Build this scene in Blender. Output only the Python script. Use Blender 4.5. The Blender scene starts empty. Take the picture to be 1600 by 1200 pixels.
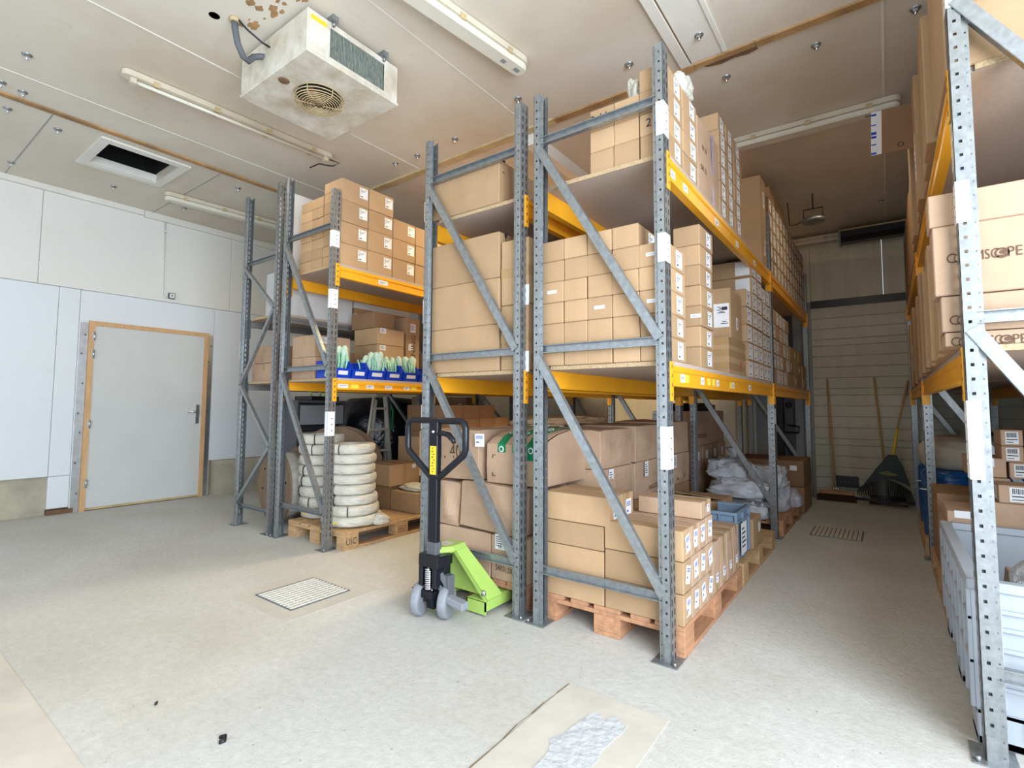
import bpy, bmesh, math, random
from mathutils import Vector, Matrix
random.seed(7)
scn = bpy.context.scene
C = scn.collection
PI = math.pi

# ------------------------------------------------------------------ camera
FPX, CY = 796.787, 582.243
YAW, PITCH, ROLL = math.radians(-36.367), math.radians(3.725), math.radians(0.27)
cam = bpy.data.cameras.new('camera'); camo = bpy.data.objects.new('camera', cam); C.objects.link(camo)
cam.sensor_width = 36.0; cam.lens = FPX / 1600 * 36.0; cam.shift_y = (CY - 600) / 1600; cam.clip_start = 0.02
_f = Vector((math.sin(YAW)*math.cos(PITCH), math.cos(YAW)*math.cos(PITCH), math.sin(PITCH)))
_r = Vector((math.cos(YAW), -math.sin(YAW), 0)); _u = _r.cross(_f)
_r2 = _r*math.cos(ROLL) + _u*math.sin(ROLL); _u2 = _u*math.cos(ROLL) - _r*math.sin(ROLL)
camo.matrix_world = Matrix((( _r2.x, _u2.x, -_f.x, 0), (_r2.y, _u2.y, -_f.y, 0), (_r2.z, _u2.z, -_f.z, 1.1745), (0, 0, 0, 1)))
scn.camera = camo

# ------------------------------------------------------------------ world, lights, exposure
w = bpy.data.worlds.new('world'); scn.world = w; w.use_nodes = True
bg = w.node_tree.nodes['Background']; bg.inputs[0].default_value = (0.72, 0.86, 1.0, 1); bg.inputs[1].default_value = 1.6
scn.view_settings.view_transform = 'Standard'; scn.view_settings.look = 'None'
scn.view_settings.exposure = 0.0; scn.view_settings.gamma = 1.0; scn.view_settings.use_curve_mapping = False
def area(name, loc, aim, sx, sy, watts, col, spread=180):
    l = bpy.data.lights.new(name, 'AREA'); l.shape = 'RECTANGLE'; l.size = sx; l.size_y = sy; l.energy = watts; l.color = col; l.spread = math.radians(spread)
    o = bpy.data.objects.new(name, l); C.objects.link(o); o.location = loc
    o.rotation_euler = (Vector(aim) - Vector(loc)).to_track_quat('-Z', 'Y').to_euler()
    return o
# daylight through the big loading door in the right-hand wall, beside the camera
area('daylight_door', (1.75, -0.05, 1.70), (-3.2, 1.2, 0.9), 2.9, 2.8, 360, (0.80, 0.90, 1.0))
area('daylight_front', (-2.6, -2.3, 2.0), (-2.6, 3.0, 1.4), 5.0, 2.4, 30, (0.88, 0.94, 1.0))
# ceiling tubes between the racks, then a warm fill for the hall
area('tube_glow_left_aisle', (-3.05, 5.3, 3.38), (-3.05, 5.3, 0), 0.35, 3.4, 105, (1.0, 0.80, 0.47))
area('tube_glow_right_aisle', (-0.2, 5.6, 3.36), (-0.2, 5.6, 0), 0.3, 1.2, 7, (1.0, 0.86, 0.62))
area('warm_fill_hall', (-4.1, 1.9, 3.36), (-4.1, 1.9, 0), 0.2, 1.5, 9, (1.0, 0.85, 0.62))  # weak warm fill light, added to lift the shadows in the hall

# ------------------------------------------------------------------ materials
M = {}
def mat(name, col, rough=0.6, metal=0.0, noise=0.0, nscale=8.0, bump=0.0, bscale=60.0, rnd=0.0, col2=None, spec=0.4, alpha=1.0, stretch=None, emit=0.0):
    m = bpy.data.materials.new(name); m.use_nodes = True; nt = m.node_tree; N = nt.nodes; L = nt.links
    b = N['Principled BSDF']; b.inputs['Roughness'].default_value = rough; b.inputs['Metallic'].default_value = metal
    b.inputs['Specular IOR Level'].default_value = spec
    c = (*col, 1); b.inputs['Base Color'].default_value = c
    tc = N.new('ShaderNodeTexCoord'); src = tc.outputs['Object']
    if stretch:
        mp = N.new('ShaderNodeMapping'); mp.inputs['Scale'].default_value = stretch; L.new(src, mp.inputs[0]); src = mp.outputs[0]
    out = None
    if noise or col2:
        n = N.new('ShaderNodeTexNoise'); n.inputs['Scale'].default_value = nscale; n.inputs['Detail'].default_value = 6; n.inputs['Roughness'].default_value = 0.62
        L.new(src, n.inputs['Vector'])
        r = N.new('ShaderNodeValToRGB'); r.color_ramp.elements[0].position = 0.32; r.color_ramp.elements[1].position = 0.68
        d = col2 if col2 else tuple(x*(1-noise) for x in col)
        r.color_ramp.elements[0].color = (*d, 1); r.color_ramp.elements[1].color = c
        L.new(n.outputs['Fac'], r.inputs[0]); out = r.outputs[0]
    if rnd:
        oi = N.new('ShaderNodeObjectInfo'); mr = N.new('ShaderNodeMapRange'); mr.inputs['To Min'].default_value = 1-rnd; mr.inputs['To Max'].default_value = 1+rnd*0.6
        L.new(oi.outputs['Random'], mr.inputs['Value'])
        hs = N.new('ShaderNodeHueSaturation'); hs.inputs['Color'].default_value = c
        if out: L.new(out, hs.inputs['Color'])
        L.new(mr.outputs[0], hs.inputs['Value']); out = hs.outputs[0]
    if out: L.new(out, b.inputs['Base Color'])
    if bump:
        n2 = N.new('ShaderNodeTexNoise'); n2.inputs['Scale'].default_value = bscale; n2.inputs['Detail'].default_value = 5
        L.new(src, n2.inputs['Vector'])
        bp = N.new('ShaderNodeBump'); bp.inputs['Strength'].default_value = bump; bp.inputs['Distance'].default_value = 0.02
        L.new(n2.outputs['Fac'], bp.inputs['Height']); L.new(bp.outputs[0], b.inputs['Normal'])
    if alpha < 1: b.inputs['Alpha'].default_value = alpha
    if emit: b.inputs['Emission Color'].default_value = c; b.inputs['Emission Strength'].default_value = emit
    M[name] = m; return m
mat('kraft', (0.47, 0.305, 0.172), 0.8, noise=0.12, nscale=5, rnd=0.13, bump=0.12, bscale=10, spec=0.2)
mat('kraft_pink', (0.50, 0.335, 0.225), 0.8, noise=0.14, nscale=5, rnd=0.10, bump=0.3, bscale=7, spec=0.2)
mat('kraft_dark', (0.34, 0.20, 0.11), 0.8, noise=0.15, nscale=5, rnd=0.15, spec=0.2)  # darker kraft; on the shaded cartons the shade is put into the colour
mat('kraft_inner', (0.46, 0.30, 0.17), 0.85, noise=0.1, spec=0.1)
mat('flap_edge', (0.20, 0.12, 0.06), 0.9)
mat('tape', (0.42, 0.27, 0.13), 0.25, noise=0.1, nscale=30, spec=0.5)
mat('paper', (0.78, 0.78, 0.79), 0.6)
mat('paper_yellow', (0.90, 0.72, 0.08), 0.6)
mat('ink', (0.03, 0.03, 0.035), 0.7)
mat('ink_blue', (0.05, 0.09, 0.35), 0.7)
mat('ink_brown', (0.11, 0.055, 0.03), 0.7)
mat('mauve', (0.45, 0.38, 0.62), 0.4, noise=0.5, nscale=30)
mat('red', (0.55, 0.02, 0.04), 0.5)
mat('galv', (0.36, 0.378, 0.387), 0.38, 0.70, noise=0.30, nscale=35, bump=0.02, rnd=0.06)
mat('galv_dark', (0.22, 0.235, 0.25), 0.5, 0.5, noise=0.3, nscale=30)
mat('orange', (0.93, 0.42, 0.02), 0.38, noise=0.08, nscale=6)
mat('greybeam', (0.20, 0.19, 0.18), 0.5)
mat('chip', (0.56, 0.40, 0.24), 0.85, noise=0.45, nscale=120, spec=0.15)
mat('chip_face', (0.50, 0.40, 0.33), 0.75, noise=0.10, nscale=40, spec=0.2)
mat('wood', (0.60, 0.38, 0.20), 0.8, noise=0.35, nscale=6, stretch=(1, 6, 6), spec=0.2)
mat('wood_red', (0.56, 0.29, 0.16), 0.8, noise=0.35, nscale=6, stretch=(6, 1, 6), spec=0.2)
mat('wood_door', (0.68, 0.41, 0.20), 0.55, noise=0.22, nscale=5, stretch=(6, 6, 0.8))
mat('batten', (0.52, 0.30, 0.13), 0.8, noise=0.5, nscale=5)
mat('batten_pale', (0.62, 0.47, 0.26), 0.8, noise=0.35, nscale=4)
mat('white_metal', (0.78, 0.75, 0.68), 0.45, noise=0.10, nscale=3)
mat('dirty_white', (0.72, 0.69, 0.62), 0.5, noise=0.45, nscale=6, col2=(0.47, 0.40, 0.29))
mat('bracket_rust', (0.20, 0.11, 0.06), 0.8, noise=0.4, nscale=30)
mat('black', (0.012, 0.012, 0.014), 0.35)
mat('black_gloss', (0.010, 0.012, 0.016), 0.18, bump=0.5, bscale=14)
mat('void', (0.004, 0.004, 0.004), 0.9)  # near-black that stands in for the darkness inside holes and shafts
mat('steel', (0.62, 0.63, 0.64), 0.3, 0.9, noise=0.2, nscale=14)
mat('chrome', (0.72, 0.73, 0.75), 0.15, 1.0)
mat('lime', (0.37, 0.54, 0.12), 0.35, noise=0.08, nscale=5)
mat('tyre', (0.27, 0.28, 0.31), 0.6, noise=0.2, nscale=20)
mat('jack_black', (0.010, 0.011, 0.016), 0.28, noise=0.2, nscale=30, spec=0.35)
mat('bin_blue', (0.005, 0.05, 0.50), 0.35)
mat('mint', (0.36, 0.74, 0.56), 0.45, noise=0.25, nscale=40, bump=0.4, bscale=30)
mat('mint_pale', (0.56, 0.74, 0.60), 0.45, noise=0.2, nscale=30, bump=0.3, bscale=30)
mat('crate_blue', (0.17, 0.24, 0.33), 0.5)
mat('crate_grey', (0.37, 0.40, 0.44), 0.5, noise=0.06, nscale=4)
mat('film_blue', (0.01, 0.10, 0.33), 0.2, noise=0.5, nscale=7, bump=0.6, bscale=8, stretch=(1, 1, 4))
mat('film_white', (0.70, 0.67, 0.585), 0.28, noise=0.22, nscale=7, bump=0.9, bscale=16, stretch=(1, 1, 2.5))
mat('film_clear', (0.72, 0.76, 0.80), 0.15, noise=0.4, nscale=14, bump=1.0, bscale=22)
mat('sack_white', (0.58, 0.60, 0.65), 0.5, noise=0.25, nscale=9, bump=1.0, bscale=13)
mat('sack_beige', (0.58, 0.52, 0.42), 0.8, noise=0.2, nscale=5, bump=0.5, bscale=6)
mat('green_tape', (0.01, 0.26, 0.10), 0.2, noise=0.3, nscale=12)
mat('carton_white', (0.66, 0.66, 0.66), 0.7, noise=0.06, nscale=3, rnd=0.05)
mat('reel_board', (0.30, 0.20, 0.125), 0.8, noise=0.25, nscale=6)
mat('strap_green', (0.05, 0.38, 0.12), 0.4)
mat('bristle', (0.05, 0.022, 0.014), 0.9, bump=1.0, bscale=90)
mat('handle_wood', (0.50, 0.31, 0.13), 0.55, noise=0.2, nscale=8)
mat('yellow', (0.80, 0.55, 0.03), 0.4)
mat('rake_green', (0.006, 0.014, 0.014), 0.4)
mat('alu', (0.62, 0.58, 0.48), 0.4, 0.3)
mat('glass_clear', (0.72, 0.68, 0.57), 0.25, noise=0.08)
mat('concrete_base', (0.50, 0.45, 0.34), 0.9, noise=0.30, nscale=4, bump=0.3, bscale=14)
mat('patch_grey', (0.56, 0.53, 0.475), 0.85, noise=0.15, nscale=4, bump=0.08, bscale=20)
mat('lamp_beige', (0.66, 0.59, 0.46), 0.5, noise=0.18, nscale=4)
mat('rake_label', (0.20, 0.19, 0.05), 0.6)
mat('patch', (0.60, 0.55, 0.475), 0.85, noise=0.18, nscale=3, bump=0.08, bscale=20)
mat('mortar', (0.52, 0.525, 0.53), 0.95, noise=0.12, nscale=18, bump=0.5, bscale=30)
mat('slat_door', (0.56, 0.53, 0.43), 0.55, noise=0.12, nscale=3, stretch=(4, 4, 0.7))
mat('far_panel', (0.66, 0.61, 0.48), 0.55, noise=0.14, nscale=2.5, stretch=(4, 4, 0.6))
mat('grey_panel', (0.30, 0.31, 0.32), 0.7, noise=0.15, nscale=3)
mat('leaf', (0.60, 0.60, 0.575), 0.5, noise=0.05, nscale=3)
mat('dark_grey', (0.10, 0.105, 0.115), 0.6)
mat('coil_fins', (0.13, 0.155, 0.14), 0.6, noise=0.7, nscale=30, stretch=(5, 5, 0.9), col2=(0.40, 0.42, 0.36))

def wall_mat(name, base, stain, amount, seam=None):
    m = bpy.data.materials.new(name); m.use_nodes = True; nt = m.node_tree; N = nt.nodes; L = nt.links; b = N['Principled BSDF']
    b.inputs['Roughness'].default_value = 0.55
    tc = N.new('ShaderNodeTexCoord')
    def noise(scale, detail, lo, hi):
        n = N.new('ShaderNodeTexNoise'); n.inputs['Scale'].default_value = scale; n.inputs['Detail'].default_value = detail; n.inputs['Roughness'].default_value = 0.65
        L.new(tc.outputs['Object'], n.inputs['Vector'])
        r = N.new('ShaderNodeMapRange'); r.inputs['From Min'].default_value = lo; r.inputs['From Max'].default_value = hi; L.new(n.outputs['Fac'], r.inputs['Value']); return r.outputs[0]
    a = noise(0.55, 4, 0.42, 0.72); c = noise(9.0, 8, 0.60, 0.78); f = noise(70, 2, 0.2, 0.8)
    def mix(fac, A, Bc, k):
        x = N.new('ShaderNodeMix'); x.data_type = 'RGBA'
        mm = N.new('ShaderNodeMath'); mm.operation = 'MULTIPLY'; mm.inputs[1].default_value = k; L.new(fac, mm.inputs[0]); L.new(mm.outputs[0], x.inputs['Factor'])
        if isinstance(A, tuple): x.inputs['A'].default_value = (*A, 1)
        else: L.new(A, x.inputs['A'])
        x.inputs['B'].default_value = (*Bc, 1); return x.outputs['Result']
    o = mix(a, base, stain, amount); o = mix(c, o, tuple(s*0.55 for s in stain), amount*0.45); o = mix(f, o, tuple(s*0.86 for s in base), 0.22)
    L.new(o, b.inputs['Base Color']); M[name] = m
wall_mat('wall_panel', (0.76, 0.745, 0.70), (0.63, 0.58, 0.49), 0.35)
wall_mat('wall_low', (0.73, 0.755, 0.78), (0.62, 0.62, 0.60), 0.25)  # lower panels bluer: cool daylight put into the colour
wall_mat('ceiling_panel', (0.70, 0.635, 0.54), (0.50, 0.38, 0.25), 0.65)

def floor_mat():
    m = bpy.data.materials.new('floor_concrete'); m.use_nodes = True; nt = m.node_tree; N = nt.nodes; L = nt.links; b = N['Principled BSDF']
    b.inputs['Roughness'].default_value = 0.62; b.inputs['Specular IOR Level'].default_value = 0.35
    tc = N.new('ShaderNodeTexCoord'); V = tc.outputs['Object']
    def nz(scale, detail, rough=0.6):
        n = N.new('ShaderNodeTexNoise'); n.inputs['Scale'].default_value = scale; n.inputs['Detail'].default_value = detail; n.inputs['Roughness'].default_value = rough; L.new(V, n.inputs['Vector']); return n.outputs['Fac']
    def ramp(f, stops):
        r = N.new('ShaderNodeValToRGB'); e = r.color_ramp.elements
        e[0].position, e[0].color = stops[0][0], (*stops[0][1], 1); e[1].position, e[1].color = stops[-1][0], (*stops[-1][1], 1)
        for p, c in stops[1:-1]:
            x = e.new(p); x.color = (*c, 1)
        L.new(f, r.inputs[0]); return r.outputs[0]
    def mul(A, Bc, fac=1.0):
        x = N.new('ShaderNodeMix'); x.data_type = 'RGBA'; x.blend_type = 'MULTIPLY'; x.inputs['Factor'].default_value = fac; L.new(A, x.inputs['A']); L.new(Bc, x.inputs['B']); return x.outputs['Result']
    base = ramp(nz(0.9, 6), [(0.3, (0.55, 0.525, 0.465)), (0.5, (0.62, 0.60, 0.555)), (0.72, (0.68, 0.67, 0.64))])
    fine = ramp(nz(26, 6, 0.7), [(0.3, (0.86, 0.86, 0.86)), (0.62, (1, 1, 1))])
    spots = ramp(nz(55, 2, 0.4), [(0.22, (0.45, 0.44, 0.42)), (0.30, (1, 1, 1))])
    grain = ramp(nz(160, 3), [(0.3, (0.90, 0.90, 0.90)), (0.7, (1.0, 1.0, 1.0))])
    o = mul(mul(mul(base, fine), spots, 0.8), grain)
    L.new(o, b.inputs['Base Color'])
    bp = N.new('ShaderNodeBump'); bp.inputs['Strength'].default_value = 0.35; bp.inputs['Distance'].default_value = 0.02; L.new(nz(34, 7, 0.75), bp.inputs['Height']); L.new(bp.outputs[0], b.inputs['Normal'])
    M['floor_concrete'] = m
floor_mat()

# ------------------------------------------------------------------ mesh helpers
class MB:
    def __init__(s): s.v = []; s.f = []; s.m = []; s.sm = []
    def add(s, vs, fs, m=0, smooth=False):
        o = len(s.v); s.v += [tuple(x) for x in vs]
        for f in fs: s.f.append([i+o for i in f]); s.m.append(m); s.sm.append(smooth)
        return s
    def box(s, x0, x1, y0, y1, z0, z1, m=0):
        return s.add([(x0,y0,z0),(x1,y0,z0),(x1,y1,z0),(x0,y1,z0),(x0,y0,z1),(x1,y0,z1),(x1,y1,z1),(x0,y1,z1)],
                     [(0,3,2,1),(4,5,6,7),(0,1,5,4),(1,2,6,5),(2,3,7,6),(3,0,4,7)], m)
    def obox(s, mtx, sx, sy, sz, m=0):
        vs = [mtx @ Vector((a*sx/2, b*sy/2, c*sz/2)) for a, b, c in [(-1,-1,-1),(1,-1,-1),(1,1,-1),(-1,1,-1),(-1,-1,1),(1,-1,1),(1,1,1),(-1,1,1)]]
        return s.add(vs, [(0,3,2,1),(4,5,6,7),(0,1,5,4),(1,2,6,5),(2,3,7,6),(3,0,4,7)], m)
    def prism(s, poly, axis, a, b, m=0):       # poly: list of 2-D points; axis: 'x','y','z'
        def P(p, t): return (t, p[0], p[1]) if axis == 'x' else ((p[0], t, p[1]) if axis == 'y' else (p[0], p[1], t))
        n = len(poly); vs = [P(p, a) for p in poly] + [P(p, b) for p in poly]
        fs = [tuple(range(n))[::-1], tuple(range(n, 2*n))] + [(i, (i+1) % n, n+(i+1) % n, n+i) for i in range(n)]
        return s.add(vs, fs, m)
    def bar(s, p, q, wx, wz, m=0, upv=(0, 0, 1)):   # rectangular bar from p to q
        p, q = Vector(p), Vector(q); d = (q-p); L = d.length; d.normalize()
        up = Vector(upv); r = d.cross(up)
        if r.length < 1e-4: r = d.cross(Vector((1, 0, 0)))
        r.normalize(); up = r.cross(d)
        vs = [p + r*a*wx/2 + up*b*wz/2 for a, b in [(-1,-1),(1,-1),(1,1),(-1,1)]] + [q + r*a*wx/2 + up*b*wz/2 for a, b in [(-1,-1),(1,-1),(1,1),(-1,1)]]
        return s.add(vs, [(0,1,2,3),(7,6,5,4),(0,4,5,1),(1,5,6,2),(2,6,7,3),(3,7,4,0)], m)
    def tube(s, pts, r, n=8, m=0, closed=False):
        pts = [Vector(p) for p in pts]; N = len(pts); rings = []; prev = None
        for i, p in enumerate(pts):
            a = pts[(i-1) % N] if (closed or i > 0) else p; b = pts[(i+1) % N] if (closed or i < N-1) else p
            t = (b-a).normalized()
            if prev is None:
                prev = t.cross(Vector((0, 0, 1)))
                if prev.length < 1e-3: prev = t.cross(Vector((1, 0, 0)))
            u = (prev - t*prev.dot(t)).normalized(); prev = u; vv = t.cross(u)
            rr = r[i] if isinstance(r, (list, tuple)) else r
            rings.append([p + u*rr*math.cos(2*PI*k/n) + vv*rr*math.sin(2*PI*k/n) for k in range(n)])
        vs = [x for q in rings for x in q]; fs = []
        for i in range(N if closed else N-1):
            j = (i+1) % N
            for k in range(n): fs.append((i*n+k, i*n+(k+1) % n, j*n+(k+1) % n, j*n+k))
        if not closed: fs += [tuple(range(n))[::-1], tuple(range((N-1)*n, N*n))]
        return s.add(vs, fs, m, True)
    def lathe(s, prof, n=24, m=0, c=(0, 0, 0), axis='z', smooth=True, wob=None):   # prof: (r, h)
        vs = []; fs = []; K = len(prof)
        for i in range(n):
            a = 2*PI*i/n
            for j, (r, h) in enumerate(prof):
                rr = r*(1 + (wob(a, j) if wob else 0)); x, y = rr*math.cos(a), rr*math.sin(a)
                p = (x, y, h) if axis == 'z' else ((h, x, y) if axis == 'x' else (x, h, y))
                vs.append((p[0]+c[0], p[1]+c[1], p[2]+c[2]))
        for i in range(n):
            for j in range(K-1): fs.append((i*K+j, ((i+1) % n)*K+j, ((i+1) % n)*K+j+1, i*K+j+1))
        if prof[0][0] > 1e-6 and prof[0] != prof[-1]: fs.append(tuple(i*K for i in range(n))[::-1])
        if prof[-1][0] > 1e-6 and prof[0] != prof[-1]: fs.append(tuple(i*K+K-1 for i in range(n)))
        return s.add(vs, fs, m, smooth)
    def mesh(s, name, mats, bevel=0.0, fix=True):
        me = bpy.data.meshes.new(name); me.from_pydata(s.v, [], s.f)
        for x in mats: me.materials.append(M[x])
        for p, m, sm in zip(me.polygons, s.m, s.sm): p.material_index = m; p.use_smooth = sm
        if fix or bevel:
            bm = bmesh.new(); bm.from_mesh(me)
            if fix: bmesh.ops.recalc_face_normals(bm, faces=bm.faces)
            if bevel: bmesh.ops.bevel(bm, geom=bm.edges[:], offset=bevel, segments=1, affect='EDGES', clamp_overlap=True)
            bm.to_mesh(me); bm.free()
        return me
    def build(s, name, mats, parent=None, loc=(0, 0, 0), rot=(0, 0, 0), bevel=0.0, fix=True):
        return link(name, s.mesh(name, [mats] if isinstance(mats, str) else mats, bevel, fix), parent, loc, rot)
def link(name, data, parent=None, loc=(0, 0, 0), rot=(0, 0, 0)):
    o = bpy.data.objects.new(name, data); C.objects.link(o); o.location = loc; o.rotation_euler = rot
    if parent: o.parent = parent
    return o
def tag(o, label, cat, group=None):
    o['label'] = label; o['category'] = cat
    if group: o['group'] = group
    return o
def empty(name, label, cat, loc=(0, 0, 0), rz=0, group=None):
    o = link(name, None, None, loc, (0, 0, rz)); o.empty_display_size = 0.1; return tag(o, label, cat, group)
def struct(o): o['kind'] = 'structure'; return o
ORD = ['first', 'second', 'third', 'fourth', 'fifth', 'sixth', 'seventh', 'eighth', 'ninth', 'tenth', 'eleventh', 'twelfth', 'thirteenth', 'fourteenth']

def text(parent, body, size, loc, rot, m, name='printed_text', sx=1.0, align='CENTER'):
    c = bpy.data.curves.new(name, 'FONT'); c.body = body; c.size = size; c.align_x = align; c.align_y = 'CENTER'; c.resolution_u = 3
    t_ = bpy.data.objects.new('t', c); C.objects.link(t_); me = bpy.data.meshes.new_from_object(t_.evaluated_get(bpy.context.evaluated_depsgraph_get()))
    bpy.data.objects.remove(t_); bpy.data.curves.remove(c); me.materials.clear(); me.materials.append(M[m]); me.name = name
    o = link(name, me, parent, loc, rot); o.scale = (sx, 1, 1); return o
ROT_FACE = {'-y': (0, 0, 0), '+x': (0, 0, PI/2), '-x': (0, 0, -PI/2), '+y': (0, 0, PI)}

# ------------------------------------------------------------------ cartons
_sc = {}
def sticker_mesh(w, h, kind):
    k = (round(w, 4), round(h, 4), kind)
    if k in _sc: return _sc[k]
    b = MB(); b.box(-w/2, w/2, -0.0012, 0, -h/2, h/2, 0)
    def ink(x0, x1, z0, z1): b.box(-w/2+w*x0, -w/2+w*x1, -0.0018, -0.0011, -h/2+h*z0, -h/2+h*z1, 1)
    R = random.Random(sum(map(ord, kind)))
    if kind == 'ship':                                  # small black print as on stock stickers
        ink(.12, .30, .86, .90); ink(.70, .86, .86, .90)
        for i in range(4): ink(.10+.16*i, .10+.16*i+.11, .70, .76)
        ink(.10, .55, .60, .63); ink(.10, .24, .45, .50)
        ink(.10, .42, .12, .20)
    elif kind == 'blue':
        for i in range(3): ink(.12, .88, .80-.09*i, .845-.09*i)
        ink(.16, .45, .30, .40)
    elif kind == 'bars':
        x = .10
        while x < .88:
            t = R.choice([.012, .02, .03]); ink(x, x+t, .55, .92); x += t + R.choice([.012, .02])
        ink(.08, .92, .34, .42); ink(.08, .6, .12, .18)
    elif kind == 'lines':
        for i in range(5): ink(.1, .55+.07*((i*3) % 5), .78-.14*i, .83-.14*i)
    elif kind == 'addr':                                # shipping address label; the square code is left blank
        for i in range(4): ink(.06, .12, .76-.17*i, .86-.17*i)
        for i in range(5): ink(.45+.1*(i % 2), .62+.05*i, .84-.06*i, .87-.06*i)
        ink(.66, .92, .72, .86); ink(.60, .95, .14, .17); ink(.68, .88, .22, .25)
    elif kind == 'beam':
        ink(.12, .80, .50, .58); ink(.12, .5, .26, .31)
    me = b.mesh('label_'+kind, ['paper_yellow' if kind == 'yellowbeam' else 'paper', 'ink_blue' if kind == 'blue' else 'ink'], fix=False); _sc[k] = me; return me
def sticker(parent, dims, face, u, v, w, h, kind='ship', name='shipping_label', tilt=0.0, push=0.0):
    W, D, H = dims[0]+2*push, dims[1]+2*push, dims[2]
    if face == '-y': loc = (-W/2 + u*W, -D/2-0.0005, v*H)
    elif face == '+x': loc = (W/2+0.0005, -D/2 + u*D, v*H)
    elif face == '-x': loc = (-W/2-0.0005, D/2 - u*D, v*H)
    else: loc = (W/2 - u*W, D/2+0.0005, v*H)
    r = ROT_FACE[face]
    o = link(name, sticker_mesh(w, h, kind), parent, loc); o.rotation_euler = (Matrix.Rotation(r[2], 3, 'Z') @ Matrix.Rotation(tilt, 3, 'Y')).to_euler()
    if kind == 'yellowbeam': o['label'] = 'yellow sticker'
    return o
_cm = {}
def carton_mesh(W, D, H, m, bulge=0.0, seed=0, seam=None, open_top=False):
    k = (round(W, 4), round(D, 4), round(H, 4), m, bulge, seed if bulge else 0, seam, open_top)
    if k in _cm: return _cm[k]
    b = MB()
    if not open_top:
        b.box(-W/2, W/2, -D/2, D/2, 0, H, 0)
        me = bpy.data.meshes.new('carton'); bm = bmesh.new()
        t = bpy.data.meshes.new('t'); t.from_pydata(b.v, [], b.f); bm.from_mesh(t); bpy.data.meshes.remove(t)
        if bulge:
            bmesh.ops.subdivide_edges(bm, edges=bm.edges[:], cuts=7, use_grid_fill=True)
            R = random.Random(seed); p = [R.uniform(0, 6.28) for _ in range(6)]; a = [R.uniform(.5, 1) for _ in range(3)]
            for v in bm.verts:
                x, y, z = v.co.x/(W/2), v.co.y/(D/2), v.co.z/H*2-1
                cx, cy, cz = 1-x*x, 1-y*y, 1-z*z
                wv = 0.35*math.sin(3.1*x+p[0]+2*z)+0.35*math.sin(4.3*z+p[1]+3*y)+0.3*math.sin(5*y+p[2]+x)
                dx = (1 if x > .99 else -1 if x < -.99 else 0)*cy*cz; dy = (1 if y > .99 else -1 if y < -.99 else 0)*cx*cz; dz = (1 if z > .99 else 0)*cx*cy
                k1 = bulge*(0.7*a[0]+wv)
                v.co.x += dx*k1*1.2; v.co.y += dy*k1; v.co.z += dz*k1*0.8
                if z > -0.9: v.co.x += bulge*0.5*math.sin(p[3])*(z+1)*0.5; v.co.y += bulge*0.4*math.sin(p[4])*(z+1)*0.5
                if z > .99 and abs(x) > .99 and abs(y) > .99: v.co.z -= bulge*0.6*abs(math.sin(p[5]+x+2*y))
        e = [x for x in bm.edges if len(x.link_faces) == 2 and x.calc_face_angle(0) > 0.9]
        bmesh.ops.bevel(bm, geom=e, offset=min(0.0035, H*0.04), segments=1, affect='EDGES', clamp_overlap=True)
        bmesh.ops.recalc_face_normals(bm, faces=bm.faces); bm.to_mesh(me); bm.free(); me.materials.append(M[m])
        if bulge:
            for p_ in me.polygons: p_.use_smooth = False
    else:
        t = 0.006
        b.box(-W/2, W/2, -D/2, D/2, 0, t, 0); b.box(-W/2, W/2, -D/2, -D/2+t, t, H, 0); b.box(-W/2, W/2, D/2-t, D/2, t, H, 0)
        b.box(-W/2, -W/2+t, -D/2+t, D/2-t, t, H, 0); b.box(W/2-t, W/2, -D/2+t, D/2-t, t, H, 0)
        me = b.mesh('carton', [m])
    _cm[k] = me; return me
_tm = {}
def tape_band(parent, W, D, H, kind):
    k = (round(W, 4), round(D, 4), round(H, 4), kind)
    if k not in _tm:
        b = MB(); e = 0.0008; t = min(0.05, D*0.25)
        if kind == 'top_x':       # along x over the top, turned down both ends
            b.box(-W/2, W/2, -t/2, t/2, H, H+e); b.box(W/2, W/2+e, -t/2, t/2, H-min(.07, H*.35), H+e); b.box(-W/2-e, -W/2, -t/2, t/2, H-min(.07, H*.35), H+e)
        elif kind == 'top_y':
            t = min(0.05, W*0.25)
            b.box(-t/2, t/2, -D/2, D/2, H, H+e); b.box(-t/2, t/2, -D/2-e, -D/2, H-min(.07, H*.35), H+e); b.box(-t/2, t/2, D/2, D/2+e, H-min(.07, H*.35), H+e)
        elif kind == 'side_x':    # vertical strip on the +x end
            b.box(W/2, W/2+e, -t/2, t/2, 0.002, H+e); b.box(-W/2, W/2, -t/2, t/2, H, H+e)
        elif kind == 'band':      # horizontal band round the front and right side
            b.box(-W/2, W/2+e, -D/2-e, -D/2, H*.42, H*.42+min(.06, H*.2)); b.box(W/2, W/2+e, -D/2, D/2, H*.42, H*.42+min(.06, H*.2))
        elif kind == 'bands':
            for q in (.12, .48, .80): b.box(-W/2, W/2+e, -D/2-e, -D/2, H*q, H*q+.05); b.box(W/2, W/2+e, -D/2, D/2, H*q, H*q+.05)
        _tm[k] = b.mesh('packing_tape', ['tape'], fix=False)
    return link('packing_tape', _tm[k], parent)
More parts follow.
